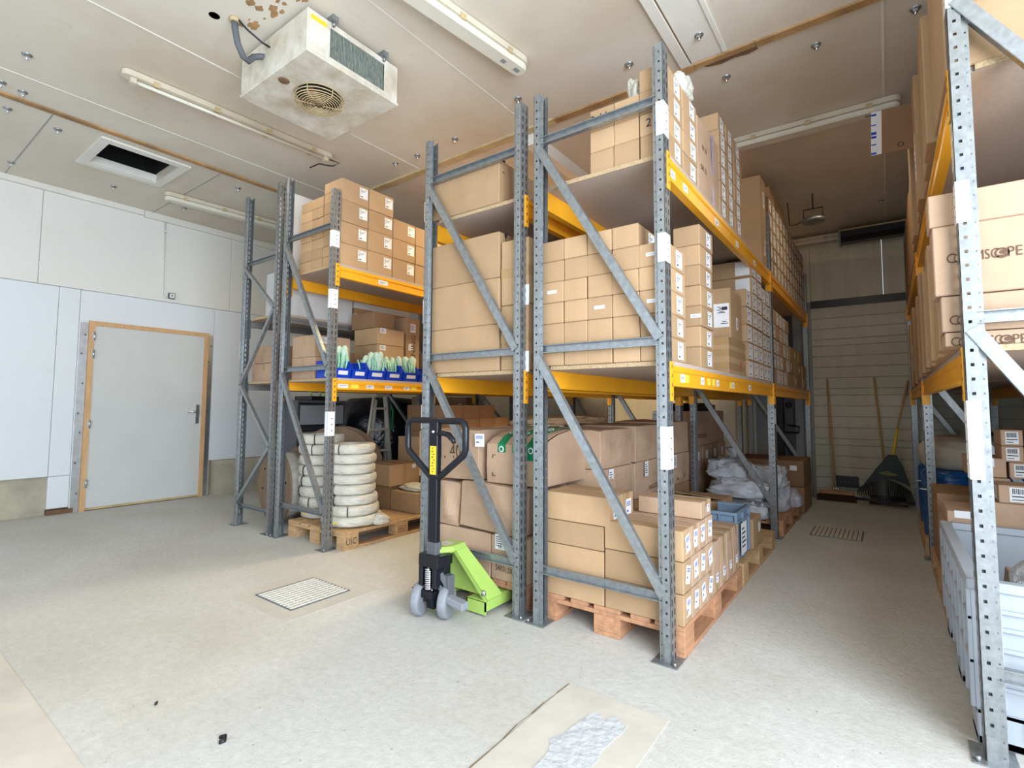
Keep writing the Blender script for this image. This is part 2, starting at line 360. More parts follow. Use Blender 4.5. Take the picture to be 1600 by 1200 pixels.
def carton(x0, x1, y0, y1, z0, z1, label, group=None, m='kraft', st=(), tape=None, bulge=0.0, seed=None, rz=0.0, name='carton', gap=0.003, cat='box', tilt=(0, 0), jig=0.0, open_top=False):
    W, D, H = x1-x0-gap, y1-y0-gap, z1-z0-(0.0015 if gap else 0)
    if name == 'carton' and group:
        fw = group.split()[0]; name = {'small': 'small_carton', 'labelled': 'labelled_carton', 'white-labelled': 'labelled_carton', 'six-high': 'labelled_carton', 'kraft': 'kraft_carton', 'dark': 'dark_carton', 'shaded': 'dark_carton', 'large': 'large_carton', 'tall': 'tall_carton', 'flat': 'flat_carton', 'big': 'big_carton', 'brown': 'brown_carton', 'upright': 'upright_carton', 'barcode': 'barcode_carton'}.get(fw, 'carton')
    seed = seed if seed is not None else random.randint(0, 9999)
    o = link(name, carton_mesh(W, D, H, m, bulge, seed, None, open_top), None, ((x0+x1)/2+random.uniform(-jig, jig), (y0+y1)/2+random.uniform(-jig, jig), z0), (tilt[0], tilt[1], rz + (random.uniform(-.012, .012) if jig else 0)))
    tag(o, label, cat, group)
    for s in st: sticker(o, (W, D, H), *s, push=bulge*.75)
    for t in ([tape] if isinstance(tape, str) else tape or []): tape_band(o, W, D, H, t)
    return o
def fragile(parent, loc, face='-y', s=1.0):     # black wine-glass sign printed on cartons
    b = MB(); P = [(-.016, .05), (.016, .05), (.012, .022), (.003, .012), (.003, -.03), (.014, -.036), (-.014, -.036), (-.003, -.03), (-.003, .012), (-.012, .022)]
    b.prism([(p[0]*s, p[1]*s) for p in P], 'y', -0.0012, 0)
    return b.build('fragile_sign', 'ink', parent, loc, ROT_FACE[face])

# ------------------------------------------------------------------ the setting
XL, XR, YN, YB, ZC = -7.158, 1.30, -2.6, 7.936, 3.5
b = MB(); b.box(XL-.3, XR+1.2, YN-.2, YB+.3, -0.12, 0, 0); struct(b.build('floor', ['floor_concrete']))
# ceiling with the open hatch at the left
HX0, HX1, HY0, HY1 = -6.12, -5.50, 1.41, 1.97
b = MB(); t = ZC+.08
b.box(XL-.3, HX0, YN-.2, YB+.3, ZC, t); b.box(HX1, XR+.2, YN-.2, YB+.3, ZC, t); b.box(HX0, HX1, YN-.2, HY0, ZC, t); b.box(HX0, HX1, HY1, YB+.3, ZC, t)
struct(b.build('ceiling', ['ceiling_panel']))
b = MB(); q = 0.03
b.box(HX0-q, HX0, HY0-q, HY1+q, t, 4.3); b.box(HX1, HX1+q, HY0-q, HY1+q, t, 4.3); b.box(HX0, HX1, HY0-q, HY0, t, 4.3); b.box(HX0, HX1, HY1, HY1+q, t, 4.3); b.box(HX0-q, HX1+q, HY0-q, HY1+q, 4.3, 4.33)
b.tube([(HX0+.1, HY0, 3.75), (HX1-.1, HY1, 3.62)], 0.012, 8)
struct(b.build('ceiling_shaft', ['void']))
b = MB(); W_ = 0.075
for (x0, x1, y0, y1) in [(HX0-W_, HX0, HY0-W_, HY1+W_), (HX1, HX1+W_, HY0-W_, HY1+W_), (HX0, HX1, HY0-W_, HY0), (HX0, HX1, HY1, HY1+W_)]: b.box(x0, x1, y0, y1, ZC-.014, ZC+.002)
b.box(HX0, HX0+.03, HY0, HY1, ZC-.01, ZC+.07); b.box(HX1-.02, HX1, HY0, HY1, ZC-.01, ZC+.07)
tag(b.build('ceiling_hatch_frame', ['white_metal']), 'white frame of the open dark hatch in the ceiling above the left wall', 'hatch frame')

# left wall: insulated panels over a concrete plinth, with a gap for the door
DY0, DY1, DZ = 1.745, 2.985, 2.10
def panel(name, boxes, m, bev=0.004): 
    b = MB()
    for B_ in boxes: b.box(*B_)
    return struct(b.build(name, [m], bevel=bev))
panel('wall_left', [(XL-.06, XL, YN, 1.30, 2.441, ZC-.05), (XL-.06, XL, 1.303, 3.24, 2.441, ZC-.05), (XL-.06, XL, 3.243, 5.6, 2.441, ZC-.05), (XL-.06, XL, 5.603, YB, 2.441, ZC-.05)], 'wall_panel')
panel('wall_left_lower', [(XL-.06, XL, YN, 1.478, 0.405, 2.437), (XL-.06, XL, 1.481, 1.66, 0.405, 2.437), (XL-.06, XL, 1.663, 3.06, DZ, 2.437), (XL-.06, XL, 1.481, 1.66, 0.065, 0.402), (XL-.06, XL, 3.063, 5.3, 0.445, 2.437), (XL-.06, XL, 5.303, YB, 0.445, 2.437), (XL-.06, XL, 1.663, DY0, 0, DZ), (XL-.06, XL, DY1, 3.06, 0, DZ)], 'wall_low')
b = MB(); b.box(XL-.16, XL-.061, YN, YB, 0, ZC); struct(b.build('wall_left_core', ['concrete_base']))
b = MB(); b.box(XL-.061, XL+.012, 1.481, 1.70, 0.002, 0.05); tag(b.build('crumbled_masonry', ['bracket_rust']), 'crumbled dark masonry exposed under the panel left of the door', 'masonry')
b = MB(); b.prism([(XL-.061, 0), (XL+.10, 0), (XL+.10, .40), (XL+.085, .445), (XL-.061, .445)], 'y', 3.10, YB); struct(b.build('trim_1', ['concrete_base']))       # concrete ledge right of the door
b = MB(); b.box(XL, XL+.045, YN, 2.20, ZC-.06, ZC); b.box(XL, XL+.045, 2.205, YB, ZC-.075, ZC); struct(b.build('trim_2', ['white_metal']))    # coving of the left wall
# door with wooden frame
d = empty('door_1', 'pale grey flush door in a wooden frame set in the left wall', 'door', (XL, 0, 0)); d['kind'] = 'structure'
b = MB(); b.box(-.05, .022, DY0+.045, DY1-.045, .03, DZ-.045); b.build('door_leaf', ['leaf'], d, bevel=.003)
b = MB(); b.box(-.05, .035, DY0, DY0+.05, 0, DZ+.0); b.box(-.05, .035, DY1-.05, DY1, 0, DZ); b.box(-.05, .0352, DY0+.05, DY1-.05, DZ-.05, DZ); b.build('door_frame', ['wood_door'], d)
b = MB(); b.box(-.02, .024, DY0+.05, DY1-.05, .008, .03); b.build('threshold_strip', ['batten_pale'], d)
for z in (.30, .95, 1.73, 1.93):
    b = MB(); b.tube([(.038, DY0+.048, z-.045), (.038, DY0+.048, z+.045)], .009, 8); b.box(.028, .038, DY0+.03, DY0+.066, z-.04, z+.04); b.build('hinge', ['steel'], d)
h = MB(); h.box(.022, .030, DY1-.115, DY1-.075, .93, 1.17); h.tube([(.030, DY1-.095, 1.08), (.075, DY1-.095, 1.08), (.078, DY1-.12, 1.08), (.078, DY1-.225, 1.078)], .010, 8); h.build('door_handle', ['steel'], d)
for nm, y0, y1 in (('left', DY0-.075, DY0-.002), ('right', DY1+.002, DY1+.065)):
    b = MB(); b.box(XL, XL+.007, y0, y1, 0, DZ-.02)
    for i in range(7):
        z = .2+.29*i + .04*(i % 3); b.lathe([(0, XL+.012), (.009, XL+.011), (.012, XL+.006)], 8, 1, (0, (y0+y1)/2+.012*(-1)**i, z), 'x')
    tag(b.build('metal_cover_strip', ['steel', 'galv_dark']), 'dented shiny metal strip along the %s side of the wooden door frame' % nm, 'cover strip')
# conduit and socket on the left wall
b = MB(); b.tube([(XL+.012, 2.432, ZC-.06), (XL+.012, 2.440, 2.52), (XL+.012, 2.47, 2.488), (XL+.012, 2.53, 2.495)], .009, 8)
for z in (2.6, 2.95, 3.3): b.box(XL, XL+.024, 2.418, 2.458, z, z+.02)
tag(b.build('cable_conduit', ['white_metal']), 'thin grey cable conduit running down the left wall to a socket', 'conduit')
o = empty('wall_socket', 'small square socket on the left wall at the conduit end', 'socket', (XL, 2.537, 2.518))
b = MB(); b.box(0, .035, -.035, .035, -.035, .035); b.build('socket_box', ['dark_grey'], o, bevel=.003)
b = MB(); b.box(.035, .040, -.026, .026, -.026, .026); b.box(.040, .042, -.008, .008, -.008, .008, 1); b.build('socket_plate', ['paper', 'ink'], o)

# far wall with the roll-up door at the end of the right-hand aisle
panel('wall_back', [(XL-.2, -3.9, YB, YB+.1, 0, ZC), (-3.897, -2.6, YB, YB+.1, 0, ZC), (-2.597, -1.52, YB, YB+.1, 0, ZC), (-1.517, -.80, YB, YB+.1, 2.60, ZC), (-.797, .0, YB, YB+.1, 2.60, ZC), (.003, 1.5, YB, YB+.1, 2.60, ZC)], 'far_panel')
panel('wall_back_jamb', [(-1.52, -1.245, YB-.001, YB+.1, 0, 2.60), (-1.03, -.80, YB-.001, YB+.1, 0, 2.60)], 'grey_panel')
b = MB(); b.box(-1.245, -1.03, YB+.04, YB+.1, 0, 2.6); struct(b.build('wall_back_recess', ['dark_grey']))
b = MB(); b.box(-1.243, -1.17, YB-.07, YB+.04, 0, 2.55); struct(b.build('trim_3', ['black']))
o = empty('gate_latch', 'dark latch and lever on the post left of the slatted door', 'latch', (-1.10, YB+.04, 1.0))
b = MB(); b.box(-.05, .05, -.06, -.001, -.10, .14); b.lathe([(0, -.09), (.035, -.085), (.04, -.06)], 12, 0, (0, 0, .2), 'y'); b.build('latch_body', ['dark_grey'], o, bevel=.006)
b = MB(); b.tube([(-.03, -.07, -.16), (-.03, -.12, -.17), (.12, -.13, -.17), (.13, -.13, -.09), (.0, -.13, -.07), (0, -.06, -.07)], .012, 8); b.build('latch_lever', ['black'], o)
d2 = empty('door_2', 'closed horizontal slatted roll-up door at the aisle end', 'door', (0, YB, 0)); d2['kind'] = 'structure'
b = MB(); z = 0.03; k = 0
while z < 2.5:
    hgt = .142 if k % 5 else .085
    b.prism([(-.014, z+.0005), (-.022, z+.007), (-.022, min(z+hgt, 2.5)-.007), (-.014, min(z+hgt, 2.5)-.0005), (.0, min(z+hgt, 2.5)-.0005), (.0, z+.0005)], 'x', -.80, 1.42); z += hgt; k += 1
b.build('door_slats', ['slat_door'], d2)
b = MB(); b.box(-.80, 1.42, .0005, .06, 0.0, 2.6); b.build('door_backing', ['slat_door'], d2)
b = MB(); b.box(-.80, 1.42, -.045, 0, 2.505, 2.60); b.build('door_header', ['black'], d2)
b = MB(); b.box(-.80, 1.42, -.03, .0, .0, .03); b.build('bottom_seal', ['black'], d2)

# right wall (loading door opening beside the camera), near wall
panel('wall_right', [(XR, XR+.15, 2.45, YB+.1, 0, ZC), (XR, XR+.15, YN, -1.7, 0, ZC), (XR, XR+.15, -1.7, 2.45, 3.25, ZC)], 'grey_panel')
panel('wall_front', [(XL-.2, -5.3, YN-.1, YN, 0, ZC), (.2, XR+.15, YN-.1, YN, 0, ZC), (-5.3, .2, YN-.1, YN, 3.2, ZC)], 'wall_panel')

# battens and joints of the ceiling
n = [3]
def trim(bx, m):
    n[0] += 1; b = MB()
    for q in bx: b.box(*q)
    return struct(b.build('trim_%d' % n[0], [m]))
trim([(-5.305, -5.245, YN, 1.62, ZC-.014, ZC), (-5.305, -5.245, 1.623, 2.62, ZC-.014, ZC), (-5.305, -5.245, 2.623, YB, ZC-.014, ZC)], 'batten')
trim([(-.60, XR, 3.40, 3.46, ZC-.015, ZC), (-.98, -.603, 3.40, 3.45, ZC-.013, ZC), (-2.10, -.983, 3.40, 3.46, ZC-.015, ZC)], 'batten')
trim([(-5.24, -2.103, 3.39, 3.46, ZC-.018, ZC)], 'batten_pale')
b = MB(); b.prism([(-.93, 3.461), (-.80, 3.461), (-.62, 3.461), (-.60, 3.485), (-.66, 3.50), (-.74, 3.482), (-.83, 3.497), (-.90, 3.478)], 'z', ZC-.010, ZC-.001); struct(b.build('trim_20', ['bracket_rust']))
trim([(-4.88, -4.868, YN, 3.39, ZC-.004, ZC), (-3.645, -3.633, YN, 3.39, ZC-.004, ZC), (-2.33, -2.322, YN, 3.39, ZC-.003, ZC), (.046, .062, 3.47, YB, ZC-.004, ZC)], 'white_metal')
trim([(-1.06, -1.0, YN, 3.38, ZC-.02, ZC), (-.79, -.765, YN, 3.38, ZC-.012, ZC), (-.99, -.79, YN, 3.38, ZC-.004, ZC)], 'white_metal')
trim([(-1.0, -.992, YN, 3.38, ZC-.006, ZC-.001)], 'flap_edge')
trim([(-2.43, -2.34, 3.47, YB, ZC-.11, ZC)], 'white_metal')  # seam strip; its deep drop is added to shadow the ceiling to the right
trim([(XL, -5.31, .99, .998, ZC-.003, ZC), (XL, -5.31, 2.28, 2.288, ZC-.002, ZC)], 'galv')
# ceiling anchors: round washers with a bolt hanging out
def anchors(pts, where):
    for i, (x, y) in enumerate(pts):
        o = empty('ceiling_anchor', where % ORD[i], 'anchor', (x, y, ZC), random.uniform(0, 3), 'metal anchors in the ceiling panels')
        b = MB(); b.lathe([(0, -.010), (.018, -.012), (.026, -.008), (.030, -.001), (.030, 0)], 14); b.build('washer', ['galv'], o)
        b = MB(); b.tube([(0, 0, -.008), (.004, 0, -.038)], .006, 8); b.box(-.012, .012, -.012, .012, -.024, -.012); b.build('bolt', ['chrome'], o)
anchors([(-.873, 3.143), (-1.339, 3.146), (-2.967, 3.173), (-3.455, 3.187), (-3.738, 3.169)][::-1], 'round metal anchor in front of the cross batten, %s from the left')
anchors([(-.839, 3.676), (-.293, 3.677), (.208, 3.668)], 'round metal anchor just behind the cross batten, %s from the left')
anchors([(-2.18, 3.02)], 'round metal anchor between the two middle rack posts, %s beside the batten')
anchors([(.019, 6.962)], 'round metal anchor far down the right-hand aisle ceiling, %s before the black roller')
anchors([(-4.55, .70), (-5.10, .66), (-5.13, .60+.18), (-5.52, .76), (-5.60, 1.08), (-5.55, 2.55), (-6.60, 1.75), (-6.65, 2.45), (-6.4, 2.9), (-6.75, .98)], 'round metal anchor in the left ceiling panels near the hatch, %s of that scatter')
# floor patches
b = MB(); b.box(-1.13, -.70, .55, 1.955, 0, .0025); struct(b.build('floor_patch', ['patch']))
b = MB()
P = [(-1.00, .6), (-.99, 1.2), (-.96, 1.45), (-.99, 1.60), (-.95, 1.80), (-.86, 1.86), (-.80, 1.80), (-.82, 1.5), (-.80, 1.2), (-.80, .6)]
Rm = random.Random(9); PP = []
for (ax, ay), (bx_, by_) in zip(P, P[1:]):
    for t_ in (0, .25, .5, .75): PP.append((ax+(bx_-ax)*t_+Rm.uniform(-.016, .016), ay+(by_-ay)*t_+Rm.uniform(-.02, .02)))
PP.append(P[-1]); b.prism(PP, 'z', .0025, .0045); struct(b.build('floor_patch', ['mortar']))
b = MB(); Rc = random.Random(2); Q = [(-1.135+Rc.uniform(-.010, .008), .6+.09*i) for i in range(16)]
for i in range(15):
    (xa_, ya_), (xb_, yb_) = Q[i], Q[i+1]; ww = .0008+.002*abs(math.sin(i*1.7)); b.add([(xa_-ww, ya_, .0031), (xa_+ww, ya_, .0031), (xb_+ww*.8, yb_, .0031), (xb_-ww*.8, yb_, .0031)], [(0, 1, 2, 3)])
struct(b.build('floor_crack', ['flap_edge']))
b = MB(); b.box(-3.6, -2.1, -.9, .575, 0, .0025); struct(b.build('floor_patch', ['patch']))
b = MB(); b.box(-3.31, -2.66, 1.56, 2.20, 0, .0018); struct(b.build('floor_patch', ['patch_grey']))
def grate(name, x0, x1, y0, y1, nb, nc, label, m, bw=.24):
    o = empty(name, label, 'floor drain', ((x0+x1)/2, (y0+y1)/2, 0)); W, D = x1-x0, y1-y0
    b = MB(); b.box(-W/2, W/2, -D/2, D/2, .0002, .0026); b.build('drain_pit', ['void'], o)  # black plate above the floor stands in for the dark depth
    b = MB(); e = .008
    for q in [(-W/2-e, W/2+e, -D/2-e, -D/2), (-W/2-e, W/2+e, D/2, D/2+e), (-W/2-e, -W/2, -D/2, D/2), (W/2, W/2+e, -D/2, D/2)]: b.box(*q, .0002, .006)
    b.build('drain_frame', ['galv_dark'], o)
    b = MB()
    for i in range(nb): x = -W/2 + W*(i+.5)/nb; b.box(x-W/nb*bw, x+W/nb*bw, -D/2, D/2, .002, .008)
    for i in range(nc): y = -D/2 + D*(i+.5)/nc; b.box(-W/2, W/2, y-.002, y+.002, .002, .0045)
    b.build('grating_bars', [m], o); return o
grate('floor_drain', -3.175, -2.79, 1.67, 2.055, 11, 7, 'square galvanised floor drain in the open floor left of the pallet jack', 'white_metal')
grate('floor_drain', -.615, -.23, 5.49, 5.92, 11, 0, 'slotted floor drain in the right-hand aisle floor', 'patch', .41)
for i, (x, y, s, lab) in enumerate([(-1.92, .905, .016, 'small black crumpled scrap on the bright floor at lower left'), (-2.35, .85, .007, 'tiny dark splinter on the floor left of the black scrap')]):
    b = MB(); b.tube([(x-s, y, .004), (x, y+s*.6, .010), (x+s, y, .005), (x+s*.6, y-s, .004)], s*.45, 6); tag(b.build('floor_scrap', ['black']), lab, 'scrap')

# ------------------------------------------------------------------ pallet racks
_um = {}
def upright_mesh(hgt, sg):       # omega post; outer face at x=0, body towards -x (sg=1) or +x (sg=-1), y 0..0.08
    k = (round(hgt, 3), sg)
    if k in _um: return _um[k]
    b = MB(); pitch = .05; nrow = int(hgt/pitch); Wd = .072; t = .0025
    def sheet(P, us, holes, zs_hole, mm=0):       # P(u, z) -> point ; list of u cuts, hole column indices
        for r in range(nrow):
            z0 = r*pitch; zz = [z0, z0+zs_hole[0], z0+zs_hole[1], z0+pitch]
            if r == nrow-1: zz[3] = hgt
            for i in range(len(us)-1):
                for j in range(3):
                    if j == 1 and i in holes: continue
                    b.add([P(us[i], zz[j]), P(us[i+1], zz[j]), P(us[i+1], zz[j+1]), P(us[i], zz[j+1])], [(0, 1, 2, 3)], mm)
    for off in (0, t):
        mi = 1 if off else 0  # inner skin darker: shade inside the post put into its colour
        sheet(lambda u, z: (-sg*off, u, z), [0, .013, .024, .048, .059, .072], (1, 3), (.008, .038), mi)
        for side in (0, 1):
            y = off if side == 0 else Wd-off
            sheet(lambda u, z: (-sg*u, y, z), [t, .015, .025, .038], (1,), (.019, .030), mi)
            y2 = (.012+off) if side == 0 else (Wd-.012-off)
            sheet(lambda u, z: (-sg*u, y2, z), [.038, .046, .051, .058], (1,), (.021, .028), mi)
            ya = 0 if side == 0 else Wd; yb = .012 if side == 0 else Wd-.012
            b.add([(-sg*(.038-off), ya, 0), (-sg*(.038-off), yb+off*(1 if side == 0 else -1), 0), (-sg*(.038-off), yb+off*(1 if side == 0 else -1), hgt), (-sg*(.038-off), ya, hgt)], [(0, 1, 2, 3)])
    _um[k] = b.mesh('upright', ['galv', 'galv_dark'], fix=False); return _um[k]
def channel(parent, name, p, q, s=.040, mt='galv', closed=False):      # C-channel brace, open towards the front
    p, q = Vector(p), Vector(q); d = (q-p).normalized(); y = Vector((0, 1, 0)); up = y.cross(d); up.normalize(); t = .003; b = MB()
    def strip(c0, wy, wz): b.bar(p+c0, q+c0, wy, wz, 0, up)
    strip(y*(.0 if closed else .028), t, s); strip(up*(s/2)+y*.0145, .030, t); strip(up*(-s/2)+y*.0145, .030, t)
    return b.build(name, [mt], parent)
def rack(name, label, frames, xa, xb, levels, mt_beam='orange', hs=2.97, order=(1, 1), braces='std', decks=True):
    """xa: x of the face on the -x side, xb: face on the +x side; frames: list of y; levels: list of (bay, z of deck top, beam h, labels)"""
    r = empty(name, label, 'pallet rack', ((xa+xb)/2, frames[0], 0)); ox, oy = (xa+xb)/2, frames[0]
    L = lambda x, y, z: (x-ox, y-oy, z)
    ups = {}
    for i, fy in enumerate(frames):
        for sd, x in ((-1, xa), (1, xb)):
            h = hs if not isinstance(hs, dict) else hs.get((i, sd), hs['d'])
            u = link('upright', upright_mesh(h, sd), r, L(x, fy, 0)); ups[(i, sd)] = u
            b = MB(); b.box(-.085 if sd > 0 else -.035, .035 if sd > 0 else .085, -.03, .11, .0005, .006); b.box(-.03 if sd > 0 else .004, -.004 if sd > 0 else .03, -.004, .076, .006, .09); b.tube([(.02*sd, -.015, .006), (.02*sd, -.015, .022)], .008, 6)
            b.build('foot_plate', ['galv'], u)
        y = fy+.005
        if braces == 'std':
            for z in (.29, 1.49, 2.69): channel(r, 'horizontal_brace', L(xa+.03, y, z), L(xb-.03, y, z))
            for z0, z1 in ((1.45, .30), (2.655, 1.50)): channel(r, 'diagonal_brace', L(xa+.025, y-.010, z0), L(xb-.035, y-.010, z1), .042, closed=True)
        else:
            for z in (.20, 2.58): channel(r, 'horizontal_brace', L(xa+.03, y, z), L(xb-.03, y, z), .03)
            A = [(xa+.02, .21), (xb-.03, .79), (xa+.02, 1.37), (xb-.03, 2.08), (xa+.02, 2.55)]
            for (x0, z0), (x1, z1) in zip(A, A[1:]): channel(r, 'diagonal_brace', L(x0, y-.010, z0), L(x1, y-.010, z1), .030, closed=True)
    for bay, zt, bh, labs in levels:
        y0, y1 = frames[bay]+.072, frames[bay+1]; zb = zt-.022
        for sd, x in ((-1, xa), (1, xb)):
            b = MB(); e = .007
            xi = lambda o: x-ox-sd*o
            poly = [(xi(.004), zb), (xi(.046), zb), (xi(.046), zb-bh), (xi(.004), zb-bh), (xi(.004), zb-bh+.012), (xi(.004+e), zb-bh+.016), (xi(.004+e), zb-.030), (xi(.004), zb-.026)]
            b.prism(poly, 'y', y0-oy+.003, y1-oy-.003)
            bm_ = b.build('beam', [mt_beam], r)
            for yy, s2 in ((y0, 1), (y1, -1)):
                cb = MB(); ya, yb = (yy-.036, yy+.004) if s2 > 0 else (yy-.004, yy+.036)
                X0, X1 = sorted((x-ox+sd*.0008, x-ox+sd*.0042)); cb.box(X0, X1, ya-oy, yb-oy, zb-.175, zb+.016)
                ye = yy+.0015 if s2 > 0 else yy-.0015
                X0, X1 = sorted((x-ox+sd*.0042, x-ox-sd*.046)); cb.box(X0, X1, min(ye, ye+s2*.004)-oy, max(ye, ye+s2*.004)-oy, zb-.175, zb+.016)
                for q in range(4):
                    zq = zb-.15+.045*q; cb.box(*sorted((x-ox+sd*.0042, x-ox+sd*.0050)), (ya+yb)/2-.005-oy, (ya+yb)/2+.005-oy, zq, zq+.016, 1)
                cb.build('beam_connector', [mt_beam, 'bracket_rust'], bm_)
            if sd == 1:
                for (yl, wl, kind) in labs:
                    s_ = link('price_label', sticker_mesh(wl*1.2, .042, kind), bm_, L(x-.004-e+.001, yl, zb-bh*.56)); s_.rotation_euler = (0, 0, PI/2)
                    if kind == 'yellowbeam': s_['label'] = 'yellow label'
        if decks:
            b = MB(); b.box(xa-ox+.006, xb-ox-.006, y0-oy+.006, y1-oy-.006, zb, zt, 0)
            if bay == 0: b.box(xa-ox+.076, xb-ox-.076, frames[0]+.064-oy, y0-oy+.006, zb, zt, 0); b.box(xa-ox+.076, xb-ox-.076, frames[0]+.060-oy, frames[0]+.064-oy, zb, zt, 1)
            b.build('deck_board', ['chip_face', 'chip'], r)
    return r, ups, (ox, oy)
def post_label(u, z, sd, hh=.16, front=True, wide=.062):     # paper location strip wrapped on a post
    b = MB()
    X0, X1 = sorted((sd*.0006, sd*.0018)); b.box(X0, X1, .006, .066, z, z+hh, 0)
    b.box(X0, X1, -.0016, .006, z, z+hh, 0)
    if front: b.box(*sorted((sd*.0018, -sd*.037)), -.0018, -.0006, z, z+hh, 0)
    for i in range(3): b.box(*sorted((sd*.0018, sd*.0022)), .034, .046, z+hh*(.2+.25*i), z+hh*(.24+.25*i), 1)
    return b.build('location_strip', ['paper', 'ink'], u)
FY = [2.365, 5.15, 7.79]
yl = 'yellowbeam'
LA = [(2.62, .055, 'beam'), (2.69, .05, yl), (2.97, .05, 'beam'), (3.10, .05, yl), (3.20, .045, yl), (3.29, .04, 'beam'), (3.62, .05, yl), (3.68, .05, 'beam'), (4.2, .06, 'beam')]
LU = [(2.52, .055, 'beam'), (2.72, .06, 'beam'), (3.35, .07, 'beam'), (3.9, .06, 'beam'), (4.5, .06, 'beam')]
rA, uA, oA = rack('pallet_rack', 'galvanised rack with orange beams left of the right-hand aisle, full of small labelled cartons', FY, -1.594, -.833, [(0, 1.397, .10, LA), (0, 2.437, .11, LU), (1, 1.397, .10, []), (1, 2.437, .11, [])])
rB, uB, oB = rack('pallet_rack', 'galvanised rack behind the green pallet jack, back to back with its right neighbour', FY, -2.48, -1.683, [(0, 1.385, .10, []), (0, 2.425, .11, []), (1, 1.385, .10, []), (1, 2.425, .11, [])])
LC = [(2.62, .085, 'beam'), (2.74, .07, yl), (2.90, .07, 'beam'), (3.11, .07, 'beam'), (3.33, .06, 'beam'), (3.42, .06, yl), (3.56, .06, 'beam'), (3.8, .07, 'beam'), (4.0, .06, yl), (4.08, .06, 'beam'), (4.3, .06, 'beam'), (4.6, .06, 'beam'), (4.8, .06, yl)]
FC = [2.475, 5.17, 7.79]
rC, uC, oC = rack('pallet_rack', 'galvanised rack over the white coil towers, with blue bins on its middle shelf', FC, -4.459, -3.691, [(0, 1.402, .075, LC), (0, 2.372, .095, [(3.02, .09, 'beam')]), (1, 1.402, .075, []), (1, 2.372, .095, [])], hs={'d': 3.28, (0, 1): 3.0})
rD, uD, oD = rack('pallet_rack', 'leftmost galvanised rack beside the wooden-framed door, with grey beams', [2.475, 4.31, 6.2], -5.205, -4.56, [(0, 1.40, .06, []), (0, 2.035, .06, []), (1, 1.40, .06, []), (1, 2.035, .06, [])], mt_beam='greybeam', hs=3.28, braces='zig')
rE, uE, oE = rack('pallet_rack', 'galvanised rack at the right edge, nearest post in the foreground, holding big cartons', FY, .221, .985, [(0, 1.396, .10, []), (0, 2.425, .11, []), (1, 1.396, .10, []), (1, 2.425, .11, [])], hs=3.3)
post_label(uA[(0, 1)], 2.50, 1, .17); post_label(uA[(0, 1)], 1.87, 1, .14); post_label(uA[(0, 1)], .88, 1, .20)
post_label(uA[(1, 1)], 1.02, 1, .14, False)
post_label(uB[(0, -1)], 2.41, -1, .14, False); post_label(uB[(0, -1)], 1.72, -1, .16, False); post_label(uB[(0, -1)], 1.02, -1, .16, False)
post_label(uC[(0, 1)], 2.50, 1, .14); post_label(uC[(0, 1)], 1.98, 1, .16); post_label(uC[(0, 1)], .92, 1, .20)
post_label(uD[(0, -1)], 1.62, -1, .18, False)
post_label(uE[(0, -1)], 2.63, -1, .20); post_label(uE[(0, -1)], 1.83, -1, .15); post_label(uE[(0, -1)], .93, -1, .27)
post_label(uE[(1, -1)], 1.0, -1, .2, False); post_label(uE[(1, -1)], 1.75, -1, .16, False)

# ------------------------------------------------------------------ cartons on the right-hand double rack (aisle side)
ZM, ZU = 1.3985, 2.4385
S_ = [('+x', .66, .50, .085, .088, 'ship')]
# wall of small cartons closing the end of the middle shelf
xs = [-1.571, -1.424, -1.279, -1.134, -.987, -.842]
gm = 'small cartons walling the end of the middle shelf'
for c in range(5):
    for r in range(6 if c < 4 else 5):
        st = list(S_) if (c == 4 or (c == 3 and r == 5)) else []
        if (c, r) in ((0, 3), (2, 2), (4, 4), (4, 2)): st.append(('-y', .5, .52, .062, .018, 'beam'))
        carton(xs[c], xs[c+1], 2.412, 2.69, ZM+.118*r, ZM+.118*(r+1), 'small brown carton in the middle-shelf end wall, %s row up, %s from the left' % (ORD[r], ORD[c]), gm, st=st, jig=.002)
g2 = 'labelled small cartons stacked along the aisle on the middle shelf'
for r in range(7):
    carton(-1.0, -.842, 2.96, 3.225, ZM+.119*r, ZM+.119*(r+1), 'small labelled carton in the seven-high middle-shelf stack behind the corner post, %s up' % ORD[r], g2, st=S_ + ([('-y', .8, .5, .06, .022, 'beam')] if r == 2 else []), jig=.003)
for c, y in enumerate((3.30, 3.56)):
    for r in range(6):
        carton(-1.14, -1.0, y, y+.25, ZM+.119*r, ZM+.119*(r+1), 'small labelled carton set back behind the seven-high stack, column %s, %s up' % (('near', 'far')[c], ORD[r]), g2, st=S_)
o = carton(-1.22, -.86, 3.66, 4.17, ZM, 1.655, 'taped brown carton with a red mark, beneath the carton with the big address label', st=[], tape=['bands'])
b = MB(); b.box(.179, .1795, .08, .105, .05, .09); b.box(.179, .1795, .095, .11, .095, .115); b.build('red_mark', ['red'], o)
o = carton(-1.22, -.875, 3.77, 4.16, 1.656, 2.02, 'brown carton with a big white address label, leaning on the middle shelf', st=[('-y', .76, .46, .145, .17, 'addr'), ('+x', .55, .35, .06, .09, 'lines')], rz=.03)
for c, (y0, y1, n_, H_) in enumerate([(4.20, 4.41, 5, .138), (4.42, 4.615, 7, .139), (4.618, 4.81, 7, .139), (4.83, 4.985, 6, .137), (4.988, 5.14, 6, .137)]):
    for r in range(n_):
        st = [('+x', .45, .5, .15, .118, 'ship')]
        if c in (1, 3): st.append(('-y', .84, .5, .11, .112, 'plain'))
        carton(-1.30, -.85, y0, y1, ZM+H_*r, ZM+H_*(r+1), 'white-labelled carton on the middle shelf, %s column beyond the address label, %s up' % (ORD[c], ORD[r]), 'white-labelled cartons on the middle shelf', st=st, jig=.004)
